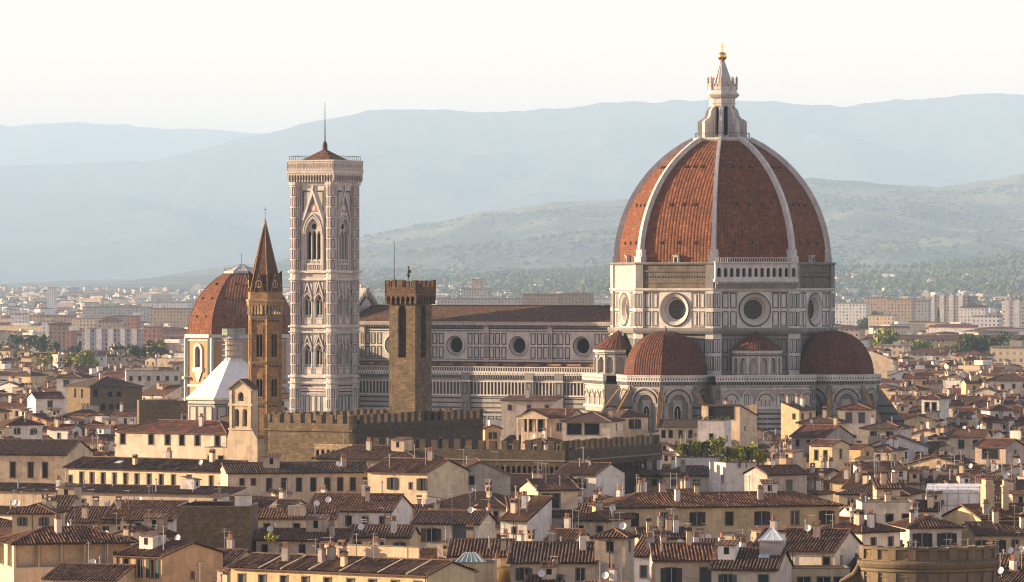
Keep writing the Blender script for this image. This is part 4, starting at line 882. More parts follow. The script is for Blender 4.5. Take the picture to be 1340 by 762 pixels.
# ================================================================ octagonal ochre chapel dome, far left
ch = emp('chapel', 'ochre octagonal chapel under a big plain terracotta dome, far left', 'chapel', (at(316, 1640), 1640, 0), 0); ch.scale = (1.05, 1.05, 1)
m = MB(); ph = -30 - 90 + 22.5 if 0 else None; a = 16.6; va = -90 - 30 + 0
def oct_prof(m, prof, mat, va, uvs=False):
    arc = 0
    for (r0, z0), (r1, z1) in zip(prof, prof[1:]):
        L = math.hypot(r1 - r0, z1 - z0)
        for k in range(8):
            a0, a1 = R_(va + 45 * k), R_(va + 45 * k + 45); s0, s1 = r0 * .3827, r1 * .3827
            m.poly([(r0 * math.cos(a0), r0 * math.sin(a0), z0), (r0 * math.cos(a1), r0 * math.sin(a1), z0), (r1 * math.cos(a1), r1 * math.sin(a1), z1), (r1 * math.cos(a0), r1 * math.sin(a0), z1)], mat, [(-s0 + 40 * k, arc), (s0 + 40 * k, arc), (s1 + 40 * k, arc + L), (-s1 + 40 * k, arc + L)])
        arc += L
a = 17.6 * math.cos(R_(22.5))
for k in range(8):
    m.face_of(va + 22.5 + 45 * k, a); h = a * T8
    m.arcade(-h, h, 0, 36.2, [(0, 2.9, 26.5, 32.0, 'r')], 0, .9, 'tan_render', None)
    for q in (-1, 1): m.bx(q * h - 1.0, q * h + 1.0, 0, 36.2, -.3, .5, 'marble_white'); m.bx(q * h - 2.2, q * h + 2.2, 22.5, 23.3, -.3, .55, 'marble_white')
    m.bx(-h, h, 36.2, 37.4, -.5, .9, 'marble_white'); m.bx(-h, h, 35.2, 35.6, 0, .35, 'marble_white'); m.bx(-h, h, 20, 20.8, 0, .5, 'marble_white')
body = m.build('drum', ch)
for k in range(8):
    m = MB(); m.face_of(va + 22.5 + 45 * k, a)
    m.archring(0, 32.0, 2.9, 1.0, 0, .6, 'marble_white'); 
    for q in (-1, 1): m.bx(q * 1.98 - .5, q * 1.98 + .5, 25.6, 32.0, 0, .6, 'marble_white')
    m.bx(-2.8, 2.8, 25.0, 26.4, 0, .8, 'marble_white'); m.poly([(-2.2, 25, .4), (2.2, 25, .4), (.3, 21.6, .4), (-.3, 21.6, .4)], 'marble_white'); m.bx(-1.45, 1.45, 26.5, 33.45, -.9, -.85, 'dark'); m.bx(-.06, .06, 26.5, 33.4, -.85, -.75, 'iron')
    for z in (28, 29.5, 31): m.bx(-1.2, 1.2, z, z + .1, -.85, -.75, 'iron')
    m.build('arched_window', ch)
m = MB(); prof = []
for j in range(15): t = j / 14; z = 37.4 + 20.2 * t; prof.append((dome_r(z, 37.4, 17.3, 5.4, 20.2), z))
oct_prof(m, prof, 'dome_tile', va)
for k in range(8):
    an = R_(va + 45 * k)
    for (r0, z0), (r1, z1) in zip(prof, prof[1:]): m.tube((r0 * math.cos(an), r0 * math.sin(an), z0), (r1 * math.cos(an), r1 * math.sin(an), z1), .15, 5, 'ridge_clay')
cd = m.build('dome', ch)
for k in range(8):
    an = va + 22.5 + 45 * k
    for z in (43, 49, 53.8):
        i = -1
        for i in ((-1, 1) if z < 53 else (0,)):
            m = MB(); m.face_of(an, dome_r(z, 37.4, 17.3, 5.4, 20.2) * .924); m.bx(i * 2.6 - .28, i * 2.6 + .28, z, z + .5, -.8, .25, 'dark'); m.bx(i * 2.6 - .36, i * 2.6 + .36, z + .5, z + .6, -.8, .35, 'dome_tile'); m.build('dome_vent', cd)
m = MB(); m.octa([(5.0, 57.3), (5.5, 57.6), (5.5, 58.3), (5.2, 58.3)], 'lead'); m.octa([(5.2, 58.3), (.4, 60.6), (.1, 60.7)], 'marble_white')
for k in range(8): an = R_(22.5 + 45 * k); m.tube((5.5 * math.cos(an), 5.5 * math.sin(an), 58.4), (.3 * math.cos(an), .3 * math.sin(an), 60.7), .12, 4, 'lead')
for k in range(24): an = R_(15 * k); m.tube((5.6 * math.cos(an), 5.6 * math.sin(an), 58.3), (5.6 * math.cos(an), 5.6 * math.sin(an), 59.4), .05, 4, 'iron')
m.lathe([(5.55, 59.4), (5.65, 59.45), (5.6, 59.35)], 24, 'iron'); m.tube((0, 0, 60.5), (0, 0, 64.5), .08, 4, 'iron'); m.build('cap', ch)

# ================================================================ white octagonal baptistery
bp = emp('baptistery', 'octagonal baptistery with white marble pyramid roof and wrapped lantern behind the brick spire', 'baptistery', (at(306, 1415), 1415, 0), 0)
m = MB(); va = -90 + 22.5 + 3; 
oct_prof(m, [(14.2, 0), (14.2, 20.6)], 'marble_rose', va); oct_prof(m, [(14.2, 20.6), (14.9, 20.9), (14.9, 21.6), (13.9, 21.6)], 'marble_white', va)
for k in range(8):
    m.face_of(va + 22.5 + 45 * k, 14.2 * .924); h = 14.2 * .924 * T8
    for z in (6, 13, 19.5): m.bx(-h, h, z, z + .4, 0, .2, 'marble_green')
    for j in range(3): m.frame(-h + .6 + j * (2 * h - 1.2) / 3, -h + .3 + (j + 1) * (2 * h - 1.2) / 3, 13.8, 19.2, .3, 0, .1, 'marble_green')
m.build('wall', bp)
m = MB(); oct_prof(m, [(14.3, 21.6), (2.0, 33.2)], 'membrane_white', va); br = m.build('roof', bp)
m = MB(); m.lathe([(2.5, 33.0), (2.5, 37.4), (2.9, 37.7), (2.9, 38.0)], 12, 'marble_rose'); m.lathe([(2.9, 38.0), (1.2, 39.2), (.05, 39.7)], 12, 'lead')
m.build('lantern', br)
m = MB()
for k in range(12):
    an = R_(30 * k); c, s = 3.3 * math.cos(an), 3.3 * math.sin(an); m.tube((c, s, 31.5), (c, s, 41.3), .1, 4, 'pipe')
for z in (33.4, 35.0, 36.6, 38.2, 39.8): m.lathe([(3.25, z), (3.38, z), (3.38, z + .14), (2.6, z + .14)], 12, 'pipe')
m.lathe([(3.36, 39.3), (3.36, 41.2)], 12, 'green_net'); m.build('scaffold', br)

# ================================================================ houses
HOUSES = []                                                          # (px0, px1, Y, keep_row, obb, top_row)
_wm = {}
def window_mesh(w, h, style):
    key = (round(w, 1), round(h, 1), style)
    if key in _wm: return _wm[key]
    w, h = key[0], key[1]; out = []
    a = MB(); dp = -0.30 if style != 'bay' else -1.1                                            # local: u across, v up from the sill, n outwards; the wall has a real opening here
    if style != 'far':
        a.bx(-w / 2 - .14, w / 2 + .14, -.14, 0, -.05, .10, 'trim_stone'); a.bx(-w / 2 - .12, w / 2 + .12, h, h + .16, 0, .07, 'trim_stone')
        for s in (-1, 1): a.bx(*sorted((s * w / 2, s * (w / 2 + .13))), 0, h, 0, .06, 'trim_stone')
    else: a.bx(-w / 2 - .1, w / 2 + .1, -.1, 0, -.1, .08, 'trim_stone')
    if style in ('open', 'far', 'green', 'brown', 'grey'):
        a.bx(-.035, .035, 0, h, dp + .01, dp + .06, 'stucco_white' if style != 'far' else 'iron'); a.bx(-w / 2, w / 2, h * .62, h * .62 + .05, dp + .01, dp + .05, 'iron')
    out.append(('frame', setup_mesh(a, 'window')))
    b = MB()
    if style.startswith('shut'):
        col = 'shutter_' + style[4:]; b.bx(-w / 2, -.01, 0.02, h - .02, dp, dp + .1, col); b.bx(.01, w / 2, 0.02, h - .02, dp, dp + .1, col); out.append(('shutter', setup_mesh(b, 'shutter')))
    else:
        b.poly([(-w / 2, 0, dp), (w / 2, 0, dp), (w / 2, h, dp), (-w / 2, h, dp)], {'dark': 'dark', 'bay': 'stucco_buff'}.get(style, 'glass')); out.append(('pane', setup_mesh(b, 'pane')))
    if style in ('green', 'brown', 'grey'):
        for s in (-1, 1): b = MB(); b.bx(*sorted((s * (w / 2 + .02), s * (w + .02))), -.02, h + .02, .065, .13, 'shutter_' + style); out.append(('shutter', setup_mesh(b, 'shutter')))
    _wm[key] = out; return out
def wall_panel(m, u0, u1, v0, v1, ops, mat, dp=0.33):
    us = sorted({u0, u1, *[o[0] for o in ops], *[o[1] for o in ops]}); vs_ = sorted({v0, v1, *[o[2] for o in ops], *[o[3] for o in ops]})
    for a, b in zip(us, us[1:]):
        run = None
        for c, d in zip(vs_, vs_[1:]):
            hole = any(o[0] - 1e-6 <= a and b <= o[1] + 1e-6 and o[2] - 1e-6 <= c and d <= o[3] + 1e-6 for o in ops)
            if hole:
                if run is not None: m.poly([(a, run, 0), (b, run, 0), (b, c, 0), (a, c, 0)], mat); run = None
            elif run is None: run = c
        if run is not None: m.poly([(a, run, 0), (b, run, 0), (b, vs_[-1], 0), (a, vs_[-1], 0)], mat)
    for (a, b, c, d) in ops:
        for P in ([(a, c), (b, c)], [(a, d), (b, d)], [(a, c), (a, d)], [(b, c), (b, d)]):
            m.poly([(*P[0], 0), (*P[1], 0), (*P[1], -dp), (*P[0], -dp)], mat)
def roof_sheet(m, O, U, V, L, lo, hi, brk, ribs, mat, rr, over=True):
    """one roof slope: barrel-tile ribs running up the slope, a soffit board and a fascia"""
    O, U, V = Vector(O), Vector(U).normalized(), Vector(V).normalized(); N = U.cross(V).normalized()
    if N.z < 0: N = -N
    if ribs:
        n = max(3, int(L / ribs)); st = L / n; us = []
        for i in range(n): us += [(i * st, 0.0), (i * st + st * .25, .11), (i * st + st * .5, .15), (i * st + st * .75, .11)]
        us.append((L, 0.0)); ns = 4
    else: us = [(b, 0.0) for b in sorted({0, L, *brk})]; ns = 1
    jit = [[(rr.uniform(-.03, .03) if ribs else 0) for _ in range(ns + 1)] for _ in range(len(us))]
    sag = .16 if ribs else 0; base = len(m.v); seed = rr.uniform(0, 300)
    for i, (u, h) in enumerate(us):
        a, b = lo(u), max(hi(u), lo(u) + .001)
        for j in range(ns + 1): m.v.append(m.p(O + U * u + V * (a + (b - a) * j / ns) + N * (h + .04 + jit[i][j] + sag * noise.noise(Vector((u * .23 + seed, (a + (b - a) * j / ns) * .3, seed))))))
    for i in range(len(us) - 1):
        for j in range(ns):
            q = base + i * (ns + 1) + j; m.f.append((q, q + ns + 1, q + ns + 2, q + 1)); m.k.append(mat); m.sm.append(False)
            uu = []
            for ii, jj in ((i, j), (i + 1, j), (i + 1, j + 1), (i, j + 1)):
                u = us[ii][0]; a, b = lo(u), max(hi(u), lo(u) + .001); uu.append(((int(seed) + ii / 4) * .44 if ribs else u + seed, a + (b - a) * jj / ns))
            m.uv.append(uu)
    P = [O + U * u + V * lo(u) - N * .1 for u in (0, L)]; Q = [O + U * u + V * max(hi(u), .001) - N * .1 for u in reversed(sorted({0, L, *brk}))]
    m.poly([tuple(q) for q in P + Q], 'shade_wood')
    m.poly([tuple(O + V * lo(0) - N * .1), tuple(O + U * L + V * lo(L) - N * .1), tuple(O + U * L + V * lo(L) + N * .05), tuple(O + V * lo(0) + N * .05)], 'ridge_clay' if rr.random() < .5 else 'shade_wood')
_props = {}
def prop(kind, v):
    """small rooftop fittings, a few shared meshes of each"""
    key = (kind, v)
    if key in _props: return _props[key]
    m = MB(); rr = random.Random(hash(v) % 97 + 5 * len(kind))
    if kind == 'chimney':
        w, d, h = rr.uniform(.32, .55), rr.uniform(.28, .4), rr.uniform(1.1, 2.0); mt = ('stucco_cream', 'stucco_white', 'stucco_rosy', 'stucco_grey', 'stucco_cream')[v]
        m.bx(-w, w, -d, d, -1.2, h, mt); m.bx(-w - .1, w + .1, -d - .1, d + .1, h, h + .1, 'trim_stone')
        if v % 2: 
            for i in (-1, 0, 1): m.lathe([(.15, h + .1), (.13, h + .6), (.2, h + .62), (.02, h + .8)], 7, 'clay_pot', (i * w * .62, 0))
        else:
            for x in (-w, w * .85): m.bx(x, x + w * .15, -d, d, h + .1, h + .5, 'brick_red')
            for s in (-1, 1): m.poly([(-w - .12, s * (d + .15), h + .48), (w + .12, s * (d + .15), h + .48), (w + .12, 0, h + .8), (-w - .12, 0, h + .8)], 'ridge_clay')
    elif kind == 'antenna':
        h = rr.uniform(2.2, 4.2); m.tube((0, 0, -1.0), (0, 0, h), .05, 4, 'pipe')
        for k in range(1 + v % 2):
            z = h - .2 - k * .9; L = rr.uniform(.9, 1.5); a = rr.uniform(0, 3); c, s = math.cos(a), math.sin(a); m.tube((-c * L * .3, -s * L * .3, z), (c * L, s * L, z), .035, 4, 'pipe')
            for j in range(5): f = -.25 + j * .3; m.tube((c * L * f - s * .35, s * L * f + c * .35, z), (c * L * f + s * .35, s * L * f - c * .35, z), .026, 3, 'pipe')
    elif kind == 'dish':
        m.tube((0, 0, -.8), (0, 0, .9), .04, 4, 'pipe'); m.plane((0, -.12, 1.0), (1, 0, 0), (-.3 + .3 * v, -1, .35), (0, .33, .94))
        m.lathe([(.02, 0), (.25, .03), (.42, .09), (.5, .14)], 14, 'dish'); i = len(m.v)
        m.fr = (m.fr[0], m.fr[1], m.fr[2], m.fr[3])
        m.world(); m.tube((0, -.12, .75), (0, -.6, 1.1), .02, 3, 'pipe')
    elif kind == 'skylight':
        m.bx(-.75, .75, -.6, .6, .05, .2, 'lead'); m.bx(-.65, -.03, -.5, .5, .2, .23, 'pale_glass'); m.bx(.03, .65, -.5, .5, .2, .23, 'pale_glass')
    elif kind == 'vent_pipe':
        h = rr.uniform(1.0, 2.4); m.tube((0, 0, -.8), (0, 0, h), .11, 8, 'pipe'); m.lathe([(.11, h), (.2, h + .05), (.2, h + .2), (.05, h + .32)], 8, 'pipe')
    elif kind == 'air_conditioner':
        m.bx(-.45, .45, -.18, .18, -.1, .6, 'dish'); m.lathe([(.26, 0), (.24, .02), (.02, .02)], 12, 'iron') if 0 else None
        m.plane((0.1, -.181, .25), (1, 0, 0), (0, -1, 0)); m.poly([(.22 * math.cos(t * .5236), .22 * math.sin(t * .5236), .005) for t in range(12)], 'dark'); m.world()
    elif kind == 'dormer':
        w, d, hh = .9 + .3 * v, 1.1, 1.5 + .2 * v; m.bx(-w, w, -d, d * 1.6, -1.2, hh, ('stucco_cream', 'stucco_white', 'stucco_buff')[v]); m.bx(-.35, .35, -d - .01, -d + .05, .45, hh - .3, 'dark')
        m.poly([(-w - .25, -d - .3, hh + .02), (w + .25, -d - .3, hh + .02), (w + .25, d * 1.7, hh + .55), (-w - .25, d * 1.7, hh + .55)], 'roof_tile', [(0, 0), (2.2, 0), (2.2, 2.8), (0, 2.8)]); m.bx(-w - .25, w + .25, -d - .3, -d - .24, hh - .1, hh + .02, 'ridge_clay')
    _props[key] = setup_mesh(m, kind); return _props[key]
PNAME = {'c': 'chimney', 'a': 'antenna', 'd': 'satellite_dish', 's': 'skylight', 'v': 'vent_pipe', 'k': 'air_conditioner', 'r': 'dormer'}
PK = {'c': 'chimney', 'a': 'antenna', 'd': 'dish', 's': 'skylight', 'v': 'vent_pipe', 'k': 'air_conditioner', 'r': 'dormer'}
def obb(O, ang, W, D):
    U = Vector((math.cos(ang), math.sin(ang))); V = Vector((-U.y, U.x)); O = Vector(O)
    return (O, U, V, W, D)
def pts_of(b, g=0.0):
    O, U, V, W, D = b; return [O + U * x + V * y for x in (g, W / 2, W - g) for y in (g, D / 2, D - g)]
def inside(b, q, g):
    O, U, V, W, D = b; d = q - O; x, y = d.dot(U), d.dot(V); return g < x < W - g and g < y < D - g
def hits(a, b, g=0.8): return any(inside(b, q, g) for q in pts_of(a, g)) or any(inside(a, q, g) for q in pts_of(b, g))
def extent(b, ztop):
    ps = [(q.x / q.y * F + 670) for q in pts_of(b)]; Ymin = min(q.y for q in pts_of(b)); Yc = (b[0] + b[1] * (b[3] / 2) + b[2] * (b[4] / 2)).y
    return min(ps), max(ps), Ymin, HOR + (CAMZ - ztop) / Yc * F
def house(label, px0, px1, py, z, D, yaw, roof='hip', col='cream', wins='', pitch=17, ex='', keep=3.0, Y=None, W=None, cat='house', name='house', group=None, tile=None, ribs=None, ridge='x', rnds=None, over=0.6, dp=0.33):
    """px0..px1: where its front stands; py: its eave row at the front left corner; z: eave height; yaw turns the front to the left (negative) or right"""
    rr = rnds or random.Random(int(px0 * 7 + py * 13)); H = z
    Y = Y or yof(py, z); a = R_(yaw); x = at(px0, Y)
    if W is None:
        ca, sa = math.cos(a), math.sin(a); k = (px1 - 670) / F      # the far end of the front must land on column px1
        W = (k * Y - x) / (ca - k * sa)
    root = emp(name, label, cat, (x, Y, 0), yaw, group)
    tn = math.tan(R_(pitch)); wm = 'stucco_' + col if col in STUCCO else col
    tile = tile or rr.choice(['roof_tile', 'roof_tile', 'roof_tile_brown', 'roof_tile_brown', 'roof_tile_orange'])
    ribs = (0.46 if Y < 1060 else 0) if ribs is None else ribs
    if not ribs and tile != 'roof_tile_brown': tile = 'roof_tile_far'
    o = over; faces = {'F': (Vector((0, 0, 0)), (1, 0, 0), (0, -1, 0), W), 'R': (Vector((W, 0, 0)), (0, 1, 0), (1, 0, 0), D), 'B': (Vector((W, D, 0)), (-1, 0, 0), (0, 1, 0), W), 'L': (Vector((0, D, 0)), (0, -1, 0), (-1, 0, 0), D)}
    # windows: 'F5*1.0x1.7@1.0:brown/2' = face, count, width x height, drop below the eave, style, storeys ; '|' separates
    ops = {k: [] for k in faces}; wl_ = []
    for spec in [w for w in wins.split('|') if w]:
        fc = spec[0]; body, style = spec[1:].split(':'); rows = 1
        if '/' in style: style, rows = style.split('/'); rows = int(rows)
        cnt, rest = body.split('*'); dim, drop = rest.split('@'); ww, hh = map(float, dim.split('x')); drop = float(drop); L = faces[fc][3]
        if ';' in cnt or '.' in cnt: us = [float(q) * L for q in cnt.split(';') if q]
        else: us = [(i + .5) / int(cnt) * L + (rr.uniform(-.15, .15) if int(cnt) > 1 else 0) for i in range(int(cnt))]
        for r in range(rows):
            for u in us:
                if rnds and rr.random() < .16: continue
                v1 = H - drop - r * 3.5 - (rr.choice([0, 0, .15, .3]) if rnds else 0); v0 = v1 - hh
                if u - ww / 2 < .25 or u + ww / 2 > L - .25 or v0 < .6: continue
                if any(not (u + ww / 2 + .2 < q[0] or u - ww / 2 - .2 > q[1] or v1 + .2 < q[2] or v0 - .2 > q[3]) for q in ops[fc]): continue
                ops[fc].append((u - ww / 2, u + ww / 2, v0, v1)); st = style
                if style in ('brown', 'green', 'grey') and rr.random() < .3: st = rr.choice(['shut' + style, 'dark', 'open'])
                if style == 'mix': st = rr.choice(['brown', 'green', 'open', 'shutbrown', 'shutgreen', 'grey', 'dark'])
                wl_.append((fc, u, v0, ww, hh, st))
    m = MB(); ht = {'F': H, 'R': H, 'B': H, 'L': H}
    rise_s = D * tn
    if roof == 'shed': ht['B'] = H + rise_s
    if roof == 'shedL': ht['L'] = H + W * tn
    if roof == 'shedR': ht['R'] = H + W * tn
    par = 0.9 if roof == 'flat' else 0
    for k, (O, U, N, L) in faces.items():
        m.plane(O, U, N); wall_panel(m, 0, L, 0, ht[k] + par, ops[k], wm, dp)
        if par: m.bx(-.02, L + .02, H + par, H + par + .12, -.25, .08, 'trim_stone')
        elif roof in ('gable',) and k in 'RL': m.poly([(0, H, 0), (L, H, 0), (L / 2, H + L / 2 * tn, 0)], wm)
        elif roof == 'gablef' and k in 'FB': m.poly([(0, H, 0), (L, H, 0), (L / 2, H + L / 2 * tn, 0)], wm)
        elif roof == 'shed' and k in 'RL': m.poly([(0, H, 0), (L, H, 0), (L, H + L * tn, 0)] if k == 'R' else [(0, H, 0), (L, H, 0), (0, H + L * tn, 0)], wm)
        elif roof == 'shedL' and k in 'FB': m.poly([(0, H, 0), (L, H, 0), (0, H + L * tn, 0)] if k == 'F' else [(0, H, 0), (L, H, 0), (L, H + L * tn, 0)], wm)
        elif roof == 'shedR' and k in 'FB': m.poly([(0, H, 0), (L, H, 0), (L, H + L * tn, 0)] if k == 'F' else [(0, H, 0), (L, H, 0), (0, H + L * tn, 0)], wm)
    m.world()
    if Y < 1050 and roof not in ('flat',) and rr.random() < .75: m.plane(*faces['F'][:3]) ; u = rr.choice([.12, .3, W - .3, W * .5]); m.tube((u, 3, .12), (u, H - .1, .12), .07, 5, 'iron') if rr.random() < .8 else None; m.world()
    wall = m.build('wall', root)
    m = MB(); c = math.cos(R_(pitch)); top = H; caps = []
    hz_ = H - o * tn + .02
    if roof in ('hip',):
        r = min(W, D) / 2 + o; top = H + (r - o) * tn
        for (O, U, V, L) in (((-o, -o, hz_), (1, 0, 0), (0, c, math.sin(R_(pitch))), W + 2 * o), ((W + o, -o, hz_), (0, 1, 0), (-c, 0, math.sin(R_(pitch))), D + 2 * o), ((W + o, D + o, hz_), (-1, 0, 0), (0, -c, math.sin(R_(pitch))), W + 2 * o), ((-o, D + o, hz_), (0, -1, 0), (c, 0, math.sin(R_(pitch))), D + 2 * o)):
            roof_sheet(m, O, U, V, L, lambda u: 0, lambda u, L=L: max(0, min(u, L - u, r)) / c, [r, L - r] if L > 2 * r + .01 else [L / 2], ribs, tile, rr)
        zt = hz_ + r * tn + .12; q = r - o
        A, B = ((q, D / 2), (W - q, D / 2)) if W >= D else ((W / 2, q), (W / 2, D - q))
        caps = [((*A, zt), (*B, zt))] + [((x_, y_, hz_ + .12), (*(A if ((x_ < W / 2) if W >= D else (y_ < D / 2)) else B), zt)) for x_ in (-o, W + o) for y_ in (-o, D + o)]
    elif roof == 'gable':
        top = H + D / 2 * tn; L = W + 2 * .3
        for (O, U, V) in (((-.3, -o, hz_), (1, 0, 0), (0, c, math.sin(R_(pitch)))), ((W + .3, D + o, hz_), (-1, 0, 0), (0, -c, math.sin(R_(pitch))))): roof_sheet(m, O, U, V, L, lambda u: 0, lambda u: (D / 2 + o) / c, [], ribs, tile, rr)
        caps = [((-.3, D / 2, top + .16), (W + .3, D / 2, top + .16))] + [((x_, -o, hz_ + .1), (x_, D / 2, top + .14)) for x_ in (-.3, W + .3)]
    elif roof == 'gablef':
        top = H + W / 2 * tn; L = D + 2 * .3
        for (O, U, V) in (((W + o, -.3, hz_), (0, 1, 0), (-c, 0, math.sin(R_(pitch)))), ((-o, D + .3, hz_), (0, -1, 0), (c, 0, math.sin(R_(pitch))))): roof_sheet(m, O, U, V, L, lambda u: 0, lambda u: (W / 2 + o) / c, [], ribs, tile, rr)
        caps = [((W / 2, -.3, top + .16), (W / 2, D + .3, top + .16))] + [((x_, -.3, hz_ + .1), (W / 2, -.3, top + .14)) for x_ in (-o, W + o)]
    elif roof == 'shed':
        top = H + rise_s; roof_sheet(m, (-.3, -o, hz_), (1, 0, 0), (0, c, math.sin(R_(pitch))), W + .6, lambda u: 0, lambda u: (D + o + .2) / c, [], ribs, tile, rr); caps = [((-.3, D + .1, top + .14), (W + .3, D + .1, top + .14))]
    elif roof in ('shedL', 'shedR'):
        top = H + W * tn; si = math.sin(R_(pitch))
        if roof == 'shedL': roof_sheet(m, (W + o, -.3, hz_), (0, 1, 0), (-c, 0, si), D + .6, lambda u: 0, lambda u: (W + o + .2) / c, [], ribs, tile, rr)
        else: roof_sheet(m, (-o, D + .3, hz_), (0, -1, 0), (c, 0, si), D + .6, lambda u: 0, lambda u: (W + o + .2) / c, [], ribs, tile, rr)
    else: m.bx(.26, W - .26, .26, D - .26, H, H + .08, 'flat_roof'); top = H + 1
    for a_, b_ in caps:
        if (Vector(b_) - Vector(a_)).length > .3: m.tube(a_, b_, .15, 5, 'ridge_clay')
    rf = m.build('roof', root)
    def rz(x_, y_):
        if roof == 'hip': return H + max(0, min(x_, W - x_, y_, D - y_)) * tn
        if roof == 'gable': return H + min(y_, D - y_) * tn
        if roof == 'gablef': return H + min(x_, W - x_) * tn
        if roof == 'shed': return H + y_ * tn
        if roof == 'shedL': return H + (W - x_) * tn
        if roof == 'shedR': return H + x_ * tn
        return H + .1
    if Y < 1000 and not rnds and roof != 'flat': ex += rr.choice(['aa', 'aad', 'vda', 'caa', 'avr', 'ccad', 'adr'])
    for i, chx in enumerate(ex):
        kind = PNAME[chx]; x_ = W * rr.uniform(.1, .9); y_ = D * rr.uniform(.12, .8) if chx != 's' else D * rr.uniform(.1, .3)
        if chx == 's' and roof not in ('gable', 'hip', 'shed'): y_ = D * .3
        if chx == 'k': x_, y_ = W * rr.uniform(.2, .8), -.2
        ob = link(kind, prop(PK[chx], rr.randrange(5) if chx == 'c' else rr.randrange(3)), rf, None, (x_, y_, rz(x_, y_) if chx != 'k' else H - 2.6), R_(rr.choice([0, 0, 90, 8, -12])) if chx not in 'sk' else 0)
        if chx == 's': ob.rotation_euler = (R_(pitch), 0, 0) if roof in ('gable', 'shed', 'hip') else (0, 0, 0); ob.location.z += .08
    for fc, u, v0, ww, hh, st in wl_:
        O, U, N, L = faces[fc]; O2 = O + Vector(U) * u + Vector((0, 0, v0)); A = {'F': 0, 'R': 90, 'B': 180, 'L': -90}[fc]
        Mx = Matrix.Rotation(R_(A), 4, 'Z') @ Matrix.Rotation(R_(90), 4, 'X'); wp = None
        for pn, me in window_mesh(ww, hh, st):
            ob = link('window' if pn == 'frame' else pn, me, root if pn == 'frame' else wp)
            if pn == 'frame': ob.location = O2; ob.rotation_euler = Mx.to_euler(); wp = ob
    b = obb((x, Y), a, W, D); e = extent(b, top)
    HOUSES.append(dict(b=b, p0=e[0], p1=e[1], Y=e[2], keep=HOR + (CAMZ - (H - keep)) / Y * F, top=e[3], root=root, W=W, D=D, H=H, wall=wall, roof=rf))
    return root

# ---------------------------------------------------------------- the houses one can tell apart, front to back
A = house
# nearest rows
A('pale house with recessed upper loggia, square pillars and rippled hip roof, bottom left', 18, 172, 711, 18, 11, 17, 'hip', 'cream', 'F.115;.31;.505;.70;.895*2.75x2.9@.35:bay|L2*2.6x2.9@.35:bay', 18, 'c', keep=6.5, dp=1.15, tile='roof_tile_orange')
A('orange plastered house with three tall arched terrace doors and a low gable', 153, 212, 726, 17, 13, -36, 'gable', 'orange', 'F.2;.5;.8*1.1x2.4@.5:green|R.5*.6x.9@2.4:dark', 14, 'ad', keep=4, tile='roof_tile')
A('long low red roof slanting across the bottom edge with pale mortar strips', 302, 560, 742, 17, 10.5, -34, 'gable', 'yellow', 'F9*1.1x1.5@.9:shutgrey', 15, 'ccvcca', keep=3, tile='roof_tile_orange')
A('cream house with grey shuttered windows under a dark rippled roof beside the small tower house', 667, 779, 735, 17, 13, -4, 'gable', 'cream', 'F3*1.1x1.6@.9:grey', 18, 'vcc', keep=2.8, tile='roof_tile_brown')
A('narrow cream wing with dark tiles, adjoining the bottom green glass pyramid', 588, 667, 727, 17, 11, -4, 'gable', 'cream', 'F2*1.2x1.3@1.5:shutgrey', 18, 'cv', keep=2.8, tile='roof_tile_brown')
A('small square plastered tower house with pyramid tile roof and open dark windows', 778, 818, 702, 20.4, 4.4, -17, 'hip', 'buff', 'F.5*.9x1.3@.7:dark|R.5*.7x1.3@.7:dark', 21, '', keep=6.5, tile='roof_tile_orange', name='tower_house', cat='tower house')
A('cream house with wide open grey shutters left of the roof with glass lantern', 857, 934, 733, 17, 11, 2, 'gable', 'cream', 'F.28;.86*1.4x2.4@1.1:grey', 18, 'ccd', keep=3.5, tile='roof_tile')
sk = A('pale gabled house carrying a glazed pyramid lantern and green shuttered window', 931, 1016, 744, 16, 12, -13, 'gable', 'pale', 'F.25*1.2x1.7@.8:grey|F.8*1.3x1.8@.8:shutgreen', 21, 'sva', keep=2.6, tile='roof_tile_brown')
A('dark roofed house with white gable just behind the glass pyramid lantern', 984, 1092, 719, 16.5, 13, -22, 'gable', 'pale', 'F.9*1.1x1.5@.9:dark|R2*.9x1.3@.9:dark', 22, 'cav', keep=3.5, tile='roof_tile_brown')
A('low mustard house with wide white framed windows at the very bottom edge', 1018, 1112, 753, 14.5, 6, 3, 'flat', 'yellow', 'F4*1.7x1.1@.3:open', 8, '', keep=2)
A('sunlit white house with hipped roof and chimney stacks left of the curved parapet', 1128, 1178, 696, 17, 9.5, 40, 'hip', 'pale', 'F.3;.75*1.0x1.7@1.0:shutbrown|L.7*1.4x2.4@.9:brown', 19, 'ccvc', keep=5, tile='roof_tile')
A('cream house with two big dark windows behind the curved stone parapet', 1190, 1258, 690, 17, 12, 8, 'hip', 'pale', 'F.25;.72*1.5x2.0@1.0:brown', 19, 'cca', keep=4.5, tile='roof_tile_brown')
A('low roof with pale ridge between orange arched house and long slanting roof', 214, 300, 738, 14.5, 12, -20, 'gable', 'ochre', 'F2*1.1x1.4@.9:mix', 16, 'cad', keep=2, tile='roof_tile')
A('low dark roof under the white wall of the bottom left loggia', 60, 152, 757, 14, 11, -20, 'gable', 'cream', '', 16, 'cv', keep=1.5, tile='roof_tile')
A('little dark roof and chimneys left of the smooth tower house base', 690, 775, 752, 14.6, 7, -10, 'gable', 'cream', '', 17, 'cccvc', keep=1, tile='roof_tile')
A('narrow white house between the small tower house and the grey shuttered cream one', 826, 858, 727, 15, 8, -14, 'shed', 'white', 'F.5*.9x1.6@1.5:shutgrey', 16, 'cc', keep=4)
A('yellow low block with chimney pots right of the slanting long roof', 601, 652, 752, 15, 5, -20, 'flat', 'ochre', '', 10, 'ccv', keep=2)
